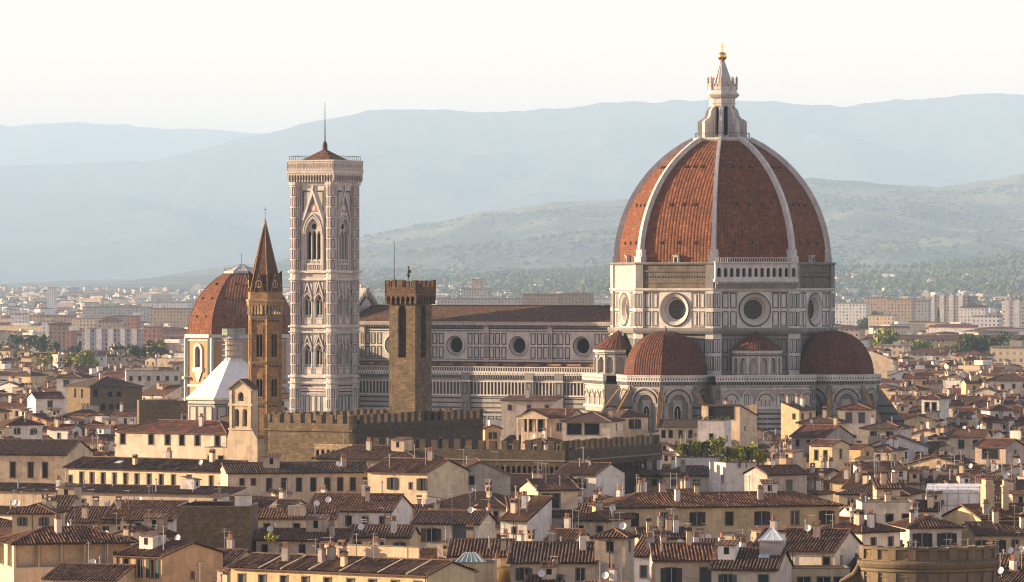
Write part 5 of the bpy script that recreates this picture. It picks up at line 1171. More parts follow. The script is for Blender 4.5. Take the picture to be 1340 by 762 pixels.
# second rows
A('mustard yellow house with hipped roof at left edge, above the loggia house', 16, 69, 671, 18, 10, -6, 'hip', 'yellow', 'F.25;.78*.8x1.2@.8:grey', 19, 'cca', keep=4.5, tile='roof_tile_orange')
A('cream house squeezed between the mustard house and the rippled roof', 66, 90, 663, 17.6, 9, -8, 'gable', 'cream', 'F.5*.8x1.4@1:shutbrown', 18, 'c', keep=4, tile='roof_tile')
A('broad dark rippled roof left of the rough stone block, lower of two', 85, 172, 683, 15.5, 13, -6, 'gable', 'cream', 'F4*.9x1.3@.8:mix', 17, 'cav', keep=1.5, tile='roof_tile_brown')
A('steep rippled roof with white gable end left of rough stone block', 136, 226, 679, 16, 14, -14, 'gable', 'white', 'R2*.8x1.2@1:dark|F3*.9x1.2@.7:dark', 20, 'vavc', keep=2, tile='roof_tile')
A('blind rough stone block with flat top and a white hut', 231, 327, 671, 19.5, 12, -3, 'flat', 'stone_gold', '', 10, 'vac', keep=9, name='stone_block', cat='building')
A('low cream house with satellite dish right of the rough stone block', 327, 438, 678, 16.4, 8, -6, 'gable', 'cream', 'F.2;.55*1.0x1.4@.9:shutbrown', 17, 'vd', keep=4, tile='roof_tile_orange')
A('white walled house with wide rippled roof and scaffold poles right of the stone block', 400, 512, 668, 17.4, 15, -12, 'gable', 'white', 'F5*.9x1.5@.9:dark', 17, 'cvca', keep=5, tile='roof_tile')
A('shabby low house with air conditioners behind the long slanting bottom roof', 335, 455, 706, 15.3, 9, -8, 'gable', 'buff', 'F5*.9x1.2@.8:dark', 16, 'cckkd', keep=3, tile='roof_tile')
A('low ochre house with small chimneys left of the black shuttered cream house', 456, 536, 702, 15.6, 9, -8, 'gable', 'ochre', 'F3*.9x1.3@.9:mix', 17, 'cca', keep=3, tile='roof_tile_orange')
A('cream house with black shuttered window and roofed terrace, centre bottom', 541, 627, 684, 17, 9, -16, 'gable', 'pale', 'F.27*1.6x2.0@.9:brown|F.75*3.3x2.3@.4:shutgrey', 19, 'cd', keep=5.5, tile='roof_tile_brown')
A('white lean-to house joined to the right of black shuttered house', 655, 690, 680, 16.6, 9, -26, 'shed', 'white', 'F.5*.7x1.0@1.2:dark', 20, 'av', keep=4)
A('yellow attic house with large picture window and bright gable rising over dark roofs', 704, 756, 641, 21, 9, 19, 'gable', 'cream', 'F.33*3.0x2.2@.7:open|L.35;.7*.7x1.1@1.2:dark', 17, 'v', keep=4, tile='roof_tile')
A('dark roofed house directly beneath the yellow attic with picture window', 668, 758, 676, 16.8, 10, 4, 'shed', 'grey', 'F.3*1.4x.9@2.4:open|F.8*.8x1.2@1.4:dark', 15, 'cv', keep=4.5, tile='roof_tile_brown')
A('house with broad dark eaves left of long yellow house with seven windows', 748, 797, 680, 16.4, 11, -20, 'hip', 'buff', 'F2*1.0x1.8@1.0:dark', 18, 'c', keep=5, tile='roof_tile_brown')
A('small white house with steep dark roof below the yellow attic', 716, 752, 705, 15.5, 6, -24, 'gable', 'white', '', 22, 'c', keep=2, tile='roof_tile_brown')
A('long yellow house with seven tall dark windows under a streaked tile roof', 800, 1098, 664, 18, 12, 14, 'hip', 'ochre', 'F.085;.228;.375;.515;.66;.805;.945*1.3x2.1@1.0:brown|L.5*1.2x2@1.1:brown', 17, 'ccacca', keep=6, tile='roof_tile_orange')
A('dark roof with chimneys in front of the long yellow house', 838, 905, 704, 15.6, 9, 4, 'gable', 'buff', '', 15, 'dccc', keep=2, tile='roof_tile_brown')
A('cream attic block with shuttered window and railings right of the long yellow house', 1147, 1178, 639, 21, 5.5, 2, 'shed', 'cream', 'F.5*1.3x1.0@1.6:grey', 12, '', keep=6, tile='roof_tile')
A('pale terrace house below the cream attic block', 1128, 1198, 665, 18.5, 9, 2, 'flat', 'pale', 'F3*1.3x1.2@1.0:dark', 10, 'cv', keep=3.5)
A('dark hip roof with yellow box chimney right of the long yellow house', 1098, 1188, 646, 16, 13, -16, 'hip', 'buff', 'F3*1.0x1.5@.9:mix', 19, 'cc', keep=2.5, tile='roof_tile_brown')
A('white walled house with rippled roof left of white scaffold sheeting', 1196, 1228, 668, 17.4, 8, -12, 'gable', 'white', 'F2*.8x1.1@.9:dark', 18, 'c', keep=3)
A('red roofed house with two tall yellow chimney towers at the right edge', 1284, 1372, 679, 17, 12, 24, 'gable', 'yellow', 'F4*1.0x1.6@.9:mix', 17, 'cc', keep=3, tile='roof_tile')
A('dark roofed house at right edge beside curved parapet, nearest', 1276, 1360, 700, 15.6, 10, 12, 'gable', 'yellow', 'F4*1.1x1.8@.9:brown', 17, 'cac', keep=3.5, tile='roof_tile_brown')
A('low rippled red roof at bottom right corner beyond curved parapet', 1300, 1372, 742, 14.2, 8, -14, 'gable', 'cream', '', 19, 'c', keep=1, tile='roof_tile_orange')
# convent, church and palace surroundings
A('long cream convent wing with a row of tall dark windows at equal spacing', 86, 298, 611, 19, 11, -36, 'gable', 'cream', 'F.03*.9x1.4@1.6:shutbrown|F.10;.165;.235;.305;.375;.445;.52;.595;.67;.765;.90*1.0x2.5@.9:shutbrown', 17, 'cs', keep=6, tile='roof_tile_brown')
A('right convent wing with tall dark windows in evening shade below the battlements', 298, 484, 619, 19, 10, 13, 'gable', 'cream', 'F.1;.18*.8x1.2@1.1:shutbrown|F.29;.395;.50;.60;.70;.79;.88;.97*1.0x2.4@1.1:shutbrown', 17, 'sc', keep=5.5, tile='roof_tile_brown')
A('tall yellow convent block with long windows cut by the left edge', -30, 87, 594, 20.6, 16, -14, 'gable', 'cream', 'F.08;.40;.60;.76*1.1x3.0@1.6:shutbrown', 17, 'v', keep=8, tile='roof_tile_brown')
A('low lean-to with dark roof running along the foot of the convent', -20, 300, 641, 15.8, 6, -24, 'shed', 'cream', 'F.4;.62*1.5x1.3@1.4:dark', 9, 'vvvacv', keep=3.5, tile='roof_tile_brown')
A('white church nave with deep square clerestory windows left of the wall belfry', 152, 296, 564, 22, 13, -33, 'hip', 'pale', 'F.06;.32;.47;.60;.74;.92*1.4x2.2@.6:dark', 19, 'c', keep=7, tile='roof_tile', name='church', cat='church')
A('cream church aisle with lean-to roof and arcaded terrace below the clerestory', 150, 262, 583, 18.5, 6, -33, 'shed', 'pale', '', 10, '', keep=4, tile='roof_tile_orange')
tr_ = A('arcaded terrace with small round arches at the foot of the wall belfry', 268, 336, 591, 18.2, 7, -28, 'flat', 'cream', 'F5*1.3x1.6@.9:dark', 10, '', keep=4)
A('grey vaulted cloister buildings between wall belfry and battlements', 336, 400, 572, 20, 10, -20, 'shed', 'grey', 'F2*1.4x1.8@2.4:dark', 16, 'c', keep=5, tile='roof_tile_brown')
A('broad red hip roof in front of the battlemented corner', 412, 545, 600, 20.6, 12, -20, 'hip', 'buff', '', 20, 'c', keep=1.5, tile='roof_tile', Y=946)
A('cream house half in shadow with grey side wall, right of the convent', 481, 559, 617, 19.5, 14, -32, 'gable', 'cream', 'F.42;.92*1.2x2.1@1.1:brown|F.72*.6x1.1@1.9:dark', 17, 'cv', keep=6.5, tile='roof_tile')
A('rough grey gable wall right of the half shaded cream house', 590, 668, 622, 18.6, 13, 4, 'gablef', 'grey', 'F.35*.9x1.7@.2:dark', 24, 'av', keep=4, tile='roof_tile_brown')
A('dark red roofs with antennas above the black shuttered cream house', 560, 662, 662, 15.6, 13, -22, 'hip', 'buff', 'F4*.9x1.3@.8:dark', 19, 'aaav', keep=2.5, tile='roof_tile_brown')
A('dark broad roof between grey gable and yellow attic house', 636, 725, 640, 15.5, 16, -20, 'gable', 'buff', '', 17, 'ca', keep=1.5, tile='roof_tile_brown')
A('sunlit white house with grey stained gable below the palace wing', 727, 780, 620, 18, 12, -28, 'gable', 'white', 'F.18*.9x1.6@.8:shutgrey|F.62*1.2x1.9@.8:brown', 17, 'cv', keep=4.5, tile='roof_tile')
A('low red roof with lit chimneys right of the grey stained gable', 822, 868, 622, 15.6, 10, -16, 'gable', 'ochre', 'F2*.9x1.2@.8:mix', 16, 'cc', keep=2.5, tile='roof_tile')
A('pale blue walled house with planted balcony under a red roof', 868, 956, 622, 16, 10, 4, 'hip', 'pale', 'F3*1.3x1.0@1.0:open', 17, 'c', keep=3.5, tile='roof_tile')
A('white garden terrace house with trees on its flat roof', 950, 1001, 612, 18, 8, 22, 'flat', 'white', 'L.8*.8x1.4@1.6:dark', 10, 'd', keep=6)
A('grey sided house with orange lit tiles and bright narrow front', 1004, 1056, 621, 18, 8, 30, 'gable', 'grey', 'F.55*1.3x2.1@1.2:shutgrey', 19, 'ccd', keep=5, tile='roof_tile_orange')
# just below the cathedral
A('cream flat topped apartment behind the palace battlements', 656, 727, 524, 25, 8, -14, 'shed', 'pale', 'F3*.9x1.2@1.2:shutgrey', 6, 'ca', keep=5)
A('house with pillared roof loggia and lit pediment behind the palace wing', 682, 744, 546, 22, 11, -22, 'gable', 'cream', 'F.15;.38*1.9x3.0@.4:dark|F.8*1.2x1.8@1.4:open', 18, 'v', keep=5.5)
A('house with deep dark glazed loggia under hipped roof behind the palace wing', 736, 798, 551, 21.4, 12, -16, 'hip', 'pale', 'F.25;.62*3.6x2.6@.6:dark|R.5*.8x1.3@1:dark', 19, 'c', keep=5, tile='roof_tile_brown')
A('tall cream house with overhanging hip roof below the left tribune', 813, 840, 545, 22.2, 9, 24, 'hip', 'cream', 'F.5*1.6x2.2@.8:brown|L.3;.7*1.2x1.8@1:shutgrey', 20, '', keep=7, W=7.2)
A('long low cream house with small arched windows beside the white planted tower', 862, 914, 558, 20, 9, -8, 'gable', 'cream', 'F.12;.3;.55;.8*.9x1.7@1.0:dark', 17, '', keep=4.5, tile='roof_tile_brown')
A('white square tower house with a slit window and rooftop plants', 913, 948, 556, 23, 6.5, -16, 'flat', 'white', 'F.5*.8x2.2@2.0:dark|R.4*.6x1.1@2.6:dark', 10, '', keep=6.5, name='tower_house', cat='tower house')
A('cream penthouse with wide dark loggia and sloping side wall below the exedra', 918, 968, 531, 26.3, 10, -26, 'shed', 'cream', 'F.52*6.4x2.9@.35:dark|R.3*.6x.8@5:dark', -14, 'c', keep=7, Y=1128)
A('tall narrow yellow house with chimneys below the central wall of the apse', 1022, 1046, 536, 24, 6.5, -40, 'shedL', 'yellow', 'F.7*.7x1.2@1.0:dark|R.2;.7*.8x1.3@.9:dark', 18, 'ccc', keep=7)
A('pale hip roofed house with tall windows below the right tribune', 1096, 1138, 535, 23.6, 9, -14, 'hip', 'pale', 'F.35;.75*1.5x2.4@1.0:shutgrey', 17, '', keep=5)
A('dark eaved yellow house below the tall narrow yellow one', 1045, 1098, 553, 21.5, 9, -18, 'hip', 'yellow', 'F.4;.85*1.8x1.6@.7:dark', 17, 'c', keep=3.5, tile='roof_tile_brown')
A('broad brown roof with grey gable below dark eaved yellow house', 1036, 1080, 571, 19, 14, -30, 'gable', 'grey', 'F3*.9x1.4@.8:dark', 19, 'cvd', keep=3)
A('grey and yellow gabled house with narrow window, below the right tribune', 1059, 1089, 582, 18, 6.5, -40, 'gable', 'yellow', 'F.3;.7*1.0x2.2@1.2:dark|R.5*.8x2.0@1.0:shutgrey', 17, '', keep=6)
A('small orange gabled house right of the grey and yellow one', 1108, 1122, 586, 17, 5, -42, 'gable', 'orange', 'R.5*.7x1.8@1.0:dark', 17, '', keep=4, W=4)
A('white stuccoed house with square attic on the right, under terrace roofs', 1128, 1180, 560, 20, 10, -18, 'hip', 'pale', 'F.3;.7*1.8x1.1@.9:open', 16, 'cv', keep=3, tile='roof_tile_brown')
A('pinkish tower house with twin arched openings among right hand roofs', 1206, 1229, 521, 22, 7, -28, 'hip', 'white', 'F.3;.7*1.3x2.6@1.2:dark', 17, '', keep=6, name='tower_house', cat='tower house')
A('cream house with two dark green shuttered windows among right hand roofs', 1243, 1288, 571, 18, 9, -16, 'gable', 'cream', 'F.33;.75*1.3x1.9@.9:shutgreen', 17, 'd', keep=5, tile='roof_tile_brown')
A('brown gabled house with planted loggia at the right', 1276, 1316, 584, 17.4, 9, -34, 'gable', 'rosy', 'F.5*4.2x2.2@.6:dark|R.5*.8x1.4@1:open', 18, 'a', keep=4.5)
# left middle distance
A('square brown stone palace with hip roof and double windows left of the convent church', 118, 186, 506, 22, 20, 26, 'hip', 'stone_gold', 'F.1*1.6x2.6@.8:dark|F.38;.55*1.6x1.8@1.6:dark|F.4;.55;.25*1.6x2.2@5.4:dark|L.35;.65*1.6x3@.8:dark', 17, 'c', keep=8, tile='roof_tile_brown', name='stone_palace', cat='palace', ribs=0)
A('roofless brown stone ruin wall right of the square stone palace', 182, 236, 529, 20, 9, 8, 'flat', 'stone_gold', '', 10, '', keep=6)
A('white gabled house with railed terrace left of the square stone palace', 47, 84, 521, 20, 10, 20, 'gable', 'white', 'F.5*1.4x1.9@.9:shutgrey', 17, '', keep=6)
A('white house with dark hip roof above the square stone palace', 74, 106, 494, 24, 12, -14, 'hip', 'white', 'F.4*1.8x2@.9:shutgrey', 17, 'c', keep=5)
A('wide pale house with striped awning roof left of the ochre chapel', 165, 236, 489, 20, 14, 6, 'flat', 'pale', 'F6*1.1x1.7@1.0:shutgrey', 10, 'cc', keep=6)

# ---------------------------------------------------------------- the rest of the roofscape: filled in behind and between, by what would be seen
STR = (-160, 1500); NC = STR[1] - STR[0]
sky_row = [762.0] * NC
def cover(p0, p1, top): 
    for c in range(max(0, int(p0) - STR[0]), min(NC, int(p1) - STR[0])): sky_row[c] = min(sky_row[c], top)
KEEP = [(470, 800, 1270, 541), (785, 1165, 1240, 546), (376, 474, 1290, 536), (320, 374, 1055, 560), (296, 334, 1035, 575), (240, 320, 1390, 524), (240, 300, 1600, 492), (345, 640, 990, 572), (470, 742, 955, 603), (740, 870, 955, 606), (1112, 1306, 625, 800), (1210, 1283, 795, 684), (986, 1020, 640, 720), (890, 1000, 960, 612), (-20, 212, 2560, 479), (1140, 1350, 2240, 483), (212, 245, 1600, 500)]
cand = []; rf_ = random.Random(5)
Yv = 640.0
while Yv < 2700:
    step = 12.5 + (Yv - 640) * 0.011; half = at(1490, Yv); xx = at(-150, Yv) + rf_.uniform(0, 9)
    while xx < half:
        W = rf_.choice([4.5, 5.5, 7, 9, 12]) * rf_.uniform(.85, 1.2) * (1.0 if Yv < 1300 else 1.1); D = rf_.uniform(5.5, 10.5); cand.append((Yv + rf_.uniform(-5, 5), xx, W, D)); xx += W + rf_.uniform(.3, 3)
    Yv += step
spawn = []; placed = [h['b'] for h in HOUSES]
BIG = [(at(375, 1329), at(474, 1329), 1312, 1350), (at(470, 1300), at(1170, 1300), 1248, 1420), (at(240, 1640), at(400, 1640), 1615, 1665), (at(235, 1415), at(380, 1415), 1396, 1440), (at(318, 1062), at(375, 1062), 1055, 1072), (at(340, 985), at(648, 985), 972, 1050), (at(470, 958), at(872, 980), 954, 1010), (at(294, 1040), at(336, 1040), 1034, 1046), (at(1110, 640), at(1308, 640), 620, 662), (at(1205, 800), at(1285, 800), 788, 812)]
for (Y, x, W, D) in cand:
    yaw = rf_.choice([-30, -22, -34, -14, -26, 14, 24, -6, 60]) + rf_.uniform(-4, 4); b = obb((x, Y), R_(yaw), W, D)
    z = rf_.uniform(12.8, 16.6); pitch = rf_.uniform(15, 20)
    if rf_.random() < .1: z += rf_.uniform(2, 4)
    if any(X0 < q.x < X1 and Y0 < q.y < Y1 for q in pts_of(b) for (X0, X1, Y0, Y1) in BIG): continue
    if any(abs((o[0] - b[0]).x) < 45 and abs((o[0] - b[0]).y) < 60 and hits(b, o) for o in placed): continue
    rise = min(W, D) / 2 * math.tan(R_(pitch)) + .4
    p0, p1, Ym, top = extent(b, z + rise)
    if p1 < -20 or p0 > 1360: continue
    lim = 0.0
    for h in HOUSES:
        if h['Y'] > Ym and min(p1, h['p1']) - max(p0, h['p0']) > 2: lim = max(lim, h['keep'] - 4)
    for (k0, k1, kY, kr) in KEEP:
        if kY > Ym and min(p1, k1) - max(p0, k0) > 2: lim = max(lim, kr)
    if lim > top:
        z2 = CAMZ - (lim - HOR) * (Ym + D * .4) / F - rise
        if z2 < 8.0: continue
        z = z2
        p0, p1, Ym, top = extent(b, z + rise)
    placed.append(b); spawn.append((Y, x, W, D, yaw, z, pitch, p0, p1, Ym, top))
allb = [(h['Y'], h['p0'], h['p1'], h['top'], None) for h in HOUSES] + [(s[9], s[7], s[8], s[10], s) for s in spawn]
allb += [(975, 345, 640, 540, None), (950, 470, 870, 574, None), (1240, 785, 1165, 440, None), (1290, 470, 800, 405, None), (1320, 376, 474, 210, None), (1400, 240, 320, 470, None), (1620, 240, 380, 350, None), (1055, 322, 372, 300, None), (1035, 297, 334, 505, None)]
vis = []
for (Y, p0, p1, top, s) in sorted(allb, key=lambda q: q[0]):
    if s:
        n = 0.0
        for c in range(max(0, int(p0)) - STR[0], min(1340, int(p1)) - STR[0]): n += max(0, sky_row[c] - top)
        if n > 26: vis.append((n, s))
    cover(p0 + 1, p1 - 1, top)
vis.sort(key=lambda q: -q[0]); NFILL = 300 - len([h for h in HOUSES if h['root']['category'] == 'house']) - 4
WORD = {'cream': 'cream', 'pale': 'pale cream', 'white': 'white', 'ochre': 'ochre', 'yellow': 'yellow', 'orange': 'orange', 'grey': 'grey', 'rosy': 'pinkish', 'buff': 'beige'}
RW = {'hip': 'hip roofed', 'gable': 'gabled', 'gablef': 'front gabled', 'shed': 'lean-to roofed', 'flat': 'flat roofed'}
def zone(px, Y):
    if Y < 830: return 'in nearest rows ' + ('left of stone block' if px < 232 else 'right of stone block' if px < 545 else 'below yellow attic house' if px < 800 else 'around curved parapet')
    if px < 300: return 'left of the convent church' if 1000 < Y < 1350 else 'beyond the square stone palace' if Y >= 1350 else 'beside the cream convent'
    if px < 480: return 'near the brick spire' if Y > 1000 else 'before the right convent wing'
    if px < 870: return 'under the palace battlements' if Y < 1000 else 'between palace and nave'
    if Y < 1000: return 'before the white planted tower' if px < 1010 else 'right of the garden terrace'
    if Y < 1280 and px < 1170: return 'below the great apse'
    return ('right of great apse, nearer half' if Y < 1300 else 'right of great apse, middle distance' if Y < 1800 else 'right of great apse, far rows') if px > 1000 else 'behind the cathedral'
ORD = ['first', 'second', 'third', 'fourth', 'fifth', 'sixth', 'seventh', 'eighth', 'ninth', 'tenth', 'eleventh', 'twelfth', 'thirteenth', 'fourteenth', 'fifteenth', 'sixteenth', 'seventeenth', 'eighteenth', 'nineteenth', 'twentieth']
chosen = [s for n, s in vis[:NFILL]]; groups = {}; made = []
for s in chosen:
    (Y, x, W, D, yaw, z, pitch, p0, p1, Ym, top) = s; rr = random.Random(int(x * 31 + Y * 17))
    col = rr.choice(['cream', 'cream', 'pale', 'pale', 'white', 'white', 'ochre', 'yellow', 'buff', 'grey', 'rosy', 'orange', 'cream'])
    roof = rr.choice(['hip', 'gable', 'gable', 'gable', 'gablef', 'shed', 'hip', 'flat' if Y > 900 else 'gable'])
    far = Y > 1250; nw = max(1, int(W / rr.uniform(2.6, 4.0))); nd = max(1, int(D / 4)); st = 'mix' if not far else 'far'
    side = 'R' if yaw < 0 else 'L'; hh = rr.uniform(1.2, 1.9)
    spec = f'F{nw}*{rr.uniform(.8, 1.1):.1f}x{hh:.1f}@{rr.uniform(.7, 1.2):.1f}:{st}' + (f'|{side}{nd}*.9x{hh:.1f}@1.0:{st}' if rr.random() < .6 else '')
    ex = ''.join(rr.choice('ccccavdraaad') for _ in range(rr.randrange(3, 8))) if not far else rr.choice(['cc', 'ccc', 'cr', 'cca', 'ccr'])
    if Y < 900 and rr.random() < .25: ex += 's'
    root = house('x', (x / Y * F + 670), 0, 0, z, D, yaw, roof, col, spec, pitch, ex, Y=Y, W=W, rnds=rr, group='old houses filling the roofscape')
    k = (WORD[col], RW[roof], zone((p0 + p1) / 2, Y)); groups.setdefault(k, []).append(((p0 + p1) / 2, root))
for (c, r, zn), lst in groups.items():
    lst.sort(key=lambda q: q[0])
    for i, (_, root) in enumerate(lst):
        if len(lst) == 1: root['label'] = f'the only {c} {r} house {zn}'
        elif i == len(lst) - 1: root['label'] = f'rightmost {c} {r} house {zn}'
        else: root['label'] = f'{ORD[i]} {c} {r} house from left {zn}'
print('fill', len(spawn), len(vis), len(chosen), 'houses', len(HOUSES), 'objects', len(bpy.data.objects))

# ================================================================ single things on and among the roofs
def leafy(m, c, rx, rz, n, size, rr, mat='foliage', lobes=6):
    """leaf clumps spread through an uneven crown"""
    L = [(rr.uniform(-.55, .55) * rx, rr.uniform(-.55, .55) * rx, rr.uniform(-.6, .65) * rz, rr.uniform(.38, .62)) for _ in range(lobes)]
    for _ in range(n):
        lx, ly, lz, s = rr.choice(L); d = Vector((rr.gauss(0, 1), rr.gauss(0, 1), rr.gauss(0, 1))).normalized() * (rr.random() ** .4)
        p = Vector(c) + Vector((lx + d.x * rx * s, ly + d.y * rx * s, lz + d.z * rz * s))
        a = Vector((rr.gauss(0, 1), rr.gauss(0, 1), rr.gauss(0, .8))).normalized(); b = a.orthogonal(); q = size * rr.uniform(.6, 1.35)
        b = (Matrix.Rotation(rr.uniform(0, 6.3), 3, a) @ b).normalized() * q; a = a.cross(b).normalized() * q * .7
        m.poly([p - b, p + a * .8, p + b, p - a], mat)
def tree(label, px, Y, h, w, mat='foliage', group=None, name='tree', cat='tree', z0=0.0, n=650, seed=0):
    rr = random.Random(seed * 7 + int(px * 3)); r = emp(name, label, cat, (at(px, Y), Y, z0), 0, group)
    m = MB(); m.tube((0, 0, 0), (0, 0, h * .55), w * .05 + .05, 6, 'bark', w * .025)
    for k in range(4): a = rr.uniform(0, 6.3); m.tube((0, 0, h * rr.uniform(.3, .5)), (math.cos(a) * w * .3, math.sin(a) * w * .3, h * .75), w * .02, 4, 'bark', .02)
    m.build('trunk', r); m = MB(); leafy(m, (0, 0, h * .62), w * .52, h * .40, n, w * .085 + .06, rr, mat, 7); m.build('crown', r); return r
ORDT = lambda i, n: 'leftmost' if i == 0 else 'rightmost' if i == n - 1 else ORD[i] + ' from left'
TG = [('tall dark tree', 'in the clump left of the striped apartment block', [(4, 448), (20, 441), (37, 437), (54, 440), (71, 445), (88, 452)], 3300, 'foliage'),
      ('yellowish tree', 'in front of the striped apartment block', [(60, 466), (70, 463), (81, 465), (92, 462), (103, 464), (114, 461), (125, 465), (135, 463)], 2600, 'foliage_light'),
      ('green tree', 'between striped apartment block and chapel', [(146, 459), (157, 453), (167, 450), (178, 452), (189, 449), (200, 455)], 2700, 'foliage'),
      ('pale leafy tree', 'just left of the ochre chapel', [(209, 446), (217, 449)], 2900, 'foliage_light'),
      ('green tree', 'right of the dome before the long red roof', [(1148, 434), (1157, 431), (1163, 440), (1186, 444), (1196, 447), (1206, 446), (1232, 451), (1242, 455), (1252, 449)], 3000, 'foliage_light'),
      ('full green tree', 'at the far right before the long red roof', [(1262, 441), (1272, 439), (1283, 443), (1307, 440), (1317, 437), (1328, 442)], 2950, 'foliage'),
      ('small dark tree', 'beside the ochre block right of the cathedral', [(1136, 412), (1146, 409), (1155, 411), (1170, 418)], 4300, 'foliage')]
for nm, where, pts, Yt, mt in TG:
    for i, (px, py) in enumerate(pts):
        YY = Yt + (i * 37 % 90) - 45; h = zof(py, YY); tree(f'{ORDT(i, len(pts))} {nm} {where}', px, YY, h, h * (.62 + .1 * (i % 3)), mt, f'{nm}s {where}', seed=i)
cy = emp('cypress', 'single dark cypress before the pale apartment row, upper right', 'tree', (at(1228, 4600), 4600, 0)); m = MB(); m.tube((0, 0, 0), (0, 0, 8), .4, 5, 'bark'); m.build('trunk', cy)
m = MB(); rr = random.Random(3)
for _ in range(400): 
    t = rr.random(); leafy(m, (0, 0, 4 + t * 27), 3.6 * (1 - t) ** .7 + .3, 1.6, 1, .8, rr, 'foliage', 1)
m.build('crown', cy)
# roof garden
A('low planted roof terrace behind the pale blue walled house', 886, 951, 605, 17.8, 9, 0, 'flat', 'white', '', 10, '', keep=1)
gp = [(892, 2.6), (900, 3.0), (909, 2.8), (917, 3.3), (926, 3.0), (935, 3.5), (944, 3.9), (952, 3.4), (960, 2.9), (968, 3.4), (976, 3.1), (984, 3.6), (992, 3.3), (998, 2.6)]
for i, (px, h) in enumerate(gp): tree(f'{ORDT(i, len(gp))} leafy shrub in the roof garden below the white tower house', px, 1008 if px < 950 else 966 + (i % 3), h * 1.3, h * 1.05, 'foliage_light' if i % 3 != 1 else 'foliage', 'shrubs in the roof garden', 'shrub', 'shrub', 18.0, 260, i)
for i, px in enumerate((917, 924, 931, 938, 945, 951)): tree(f'{ORDT(i, 6)} potted plant on top of the white square tower house', px, 1087.5, 1.8, 1.3, 'foliage_light' if i % 2 else 'foliage', 'potted plants on the white tower', 'potted_plant', 'potted plant', 23.1, 90, i)
for i, px in enumerate((1281, 1288, 1295, 1303)): tree(f'{ORDT(i, 4)} climbing plant in the loggia of the brown gabled house', px, 1126.5 - (px - 1276) * .115, 2.0, 1.6, 'foliage_light', 'plants in the brown loggia', 'climbing_plant', 'plant', 14.0, 90, i)
for i, (px, Yp, z) in enumerate(((360, 733, 15.2), (352, 735, 15.2), (160, 672, 13.6))): tree(('round green bush behind the long slanting bottom roof', 'smaller bush beside it behind the long slanting bottom roof', 'green creeper bush at the orange arched house')[i], px, Yp, 1.6, 1.5, 'foliage_light', None, 'bush', 'bush', z, 90, i)
# glazed pyramid lantern on the gabled house
for o in list(bpy.data.objects):
    if o.parent and o.parent.parent is sk and o.name.split('.')[0] in ('chimney', 'dormer', 'satellite_dish', 'antenna', 'vent_pipe') and abs(o.location.x - 7.3) < 2.6: bpy.data.objects.remove(o)
m = MB(); cx_, cy_ = 7.3, 5.2; m.bx(cx_ - 1.45, cx_ + 1.45, cy_ - 1.45, cy_ + 1.45, 16.5, 19.5, 'stucco_grey'); m.bx(cx_ - 1.7, cx_ + 1.7, cy_ - 1.7, cy_ + 1.7, 19.5, 19.65, 'lead'); lant = m.build('roof_lantern', sk)
m = MB(); q = [(cx_ + a * 1.6, cy_ + b * 1.6, 19.66) for a, b in ((-1, -1), (1, -1), (1, 1), (-1, 1))]; ap = (cx_, cy_, 21.4)
for i in range(4): m.poly([q[i], q[(i + 1) % 4], ap], 'pale_glass')
for i in range(4):
    m.tube(q[i], ap, .07, 4, 'dish'); m.tube(q[i], q[(i + 1) % 4], .07, 4, 'dish')
    for f in (.33, .66): b_ = Vector(q[i]).lerp(Vector(q[(i + 1) % 4]), f); m.tube(b_, b_.lerp(Vector(ap), .55 if 1 else 0), .03, 3, 'dish')
m.build('glass_pyramid', lant)
gp_ = A('flat roofed block carrying a green glazed pyramid skylight, bottom centre', 586, 646, 746, 16.6, 5.6, -4, 'flat', 'ochre', '', 10, 'k', keep=1)
m = MB(); z0 = 17.1
for (x0, x1, y0, y1) in ((.4, 5.0, .3, 4.8),):
    B_ = [(x0, y0, z0), (x1, y0, z0), (x1, y1, z0), (x0, y1, z0)]; T_ = [(x0 + 1.7, y0 + 2, z0 + 1.7), (x1 - 1.7, y0 + 2, z0 + 1.7), (x1 - 1.7, y1 - 2, z0 + 1.7), (x0 + 1.7, y1 - 2, z0 + 1.7)]
    for i in range(4):
        m.poly([B_[i], B_[(i + 1) % 4], T_[(i + 1) % 4], T_[i]], 'copper')
        for f in (0, .2, .4, .6, .8): m.tube(Vector(B_[i]).lerp(Vector(B_[(i + 1) % 4]), f), Vector(T_[i]).lerp(Vector(T_[(i + 1) % 4]), f), .05, 4, 'dish')
m.build('glass_pyramid', gp_)
# white hut on the stone block, chimney towers, parapet
sb = [h['root'] for h in HOUSES if h['root'].name.startswith('stone_block')][0]
m = MB(); m.bx(8.6, 10.9, 2, 5, 20.4, 22.0, 'stucco_white'); m.bx(8.5, 11.0, 1.9, 5.1, 22.0, 22.15, 'trim_stone'); m.bx(2.0, 8.0, 3, 7, 20.4, 21.0, 'roof_tile'); m.build('hut', sb)
ct = [h['root'] for h in HOUSES if 'two tall yellow chimney' in h['root']['label']][0]
for x_, w_, zt in ((3.4, .8, 23.0), (6.4, .42, 22.8)):
    m = MB(); m.bx(x_ - w_, x_ + w_, 3.2, 3.2 + 2 * w_, 15, zt - 1.0, 'stucco_yellow'); m.bx(x_ - w_ - .12, x_ + w_ + .12, 3.08, 3.32 + 2 * w_, zt - 1, zt - .75, 'stucco_cream'); m.bx(x_ - w_ * .85, x_ + w_ * .85, 3.3, 3.1 + 2 * w_, zt - .75, zt, 'stucco_yellow'); m.bx(x_ - w_, x_ + w_, 3.2, 3.2 + 2 * w_, zt, zt + .15, 'ridge_clay'); m.build('chimney_tower', ct)
lr = [h['root'] for h in HOUSES if 'slanting across the bottom' in h['root']['label']][0]; hW = [h for h in HOUSES if h['root'] is lr][0]['W']
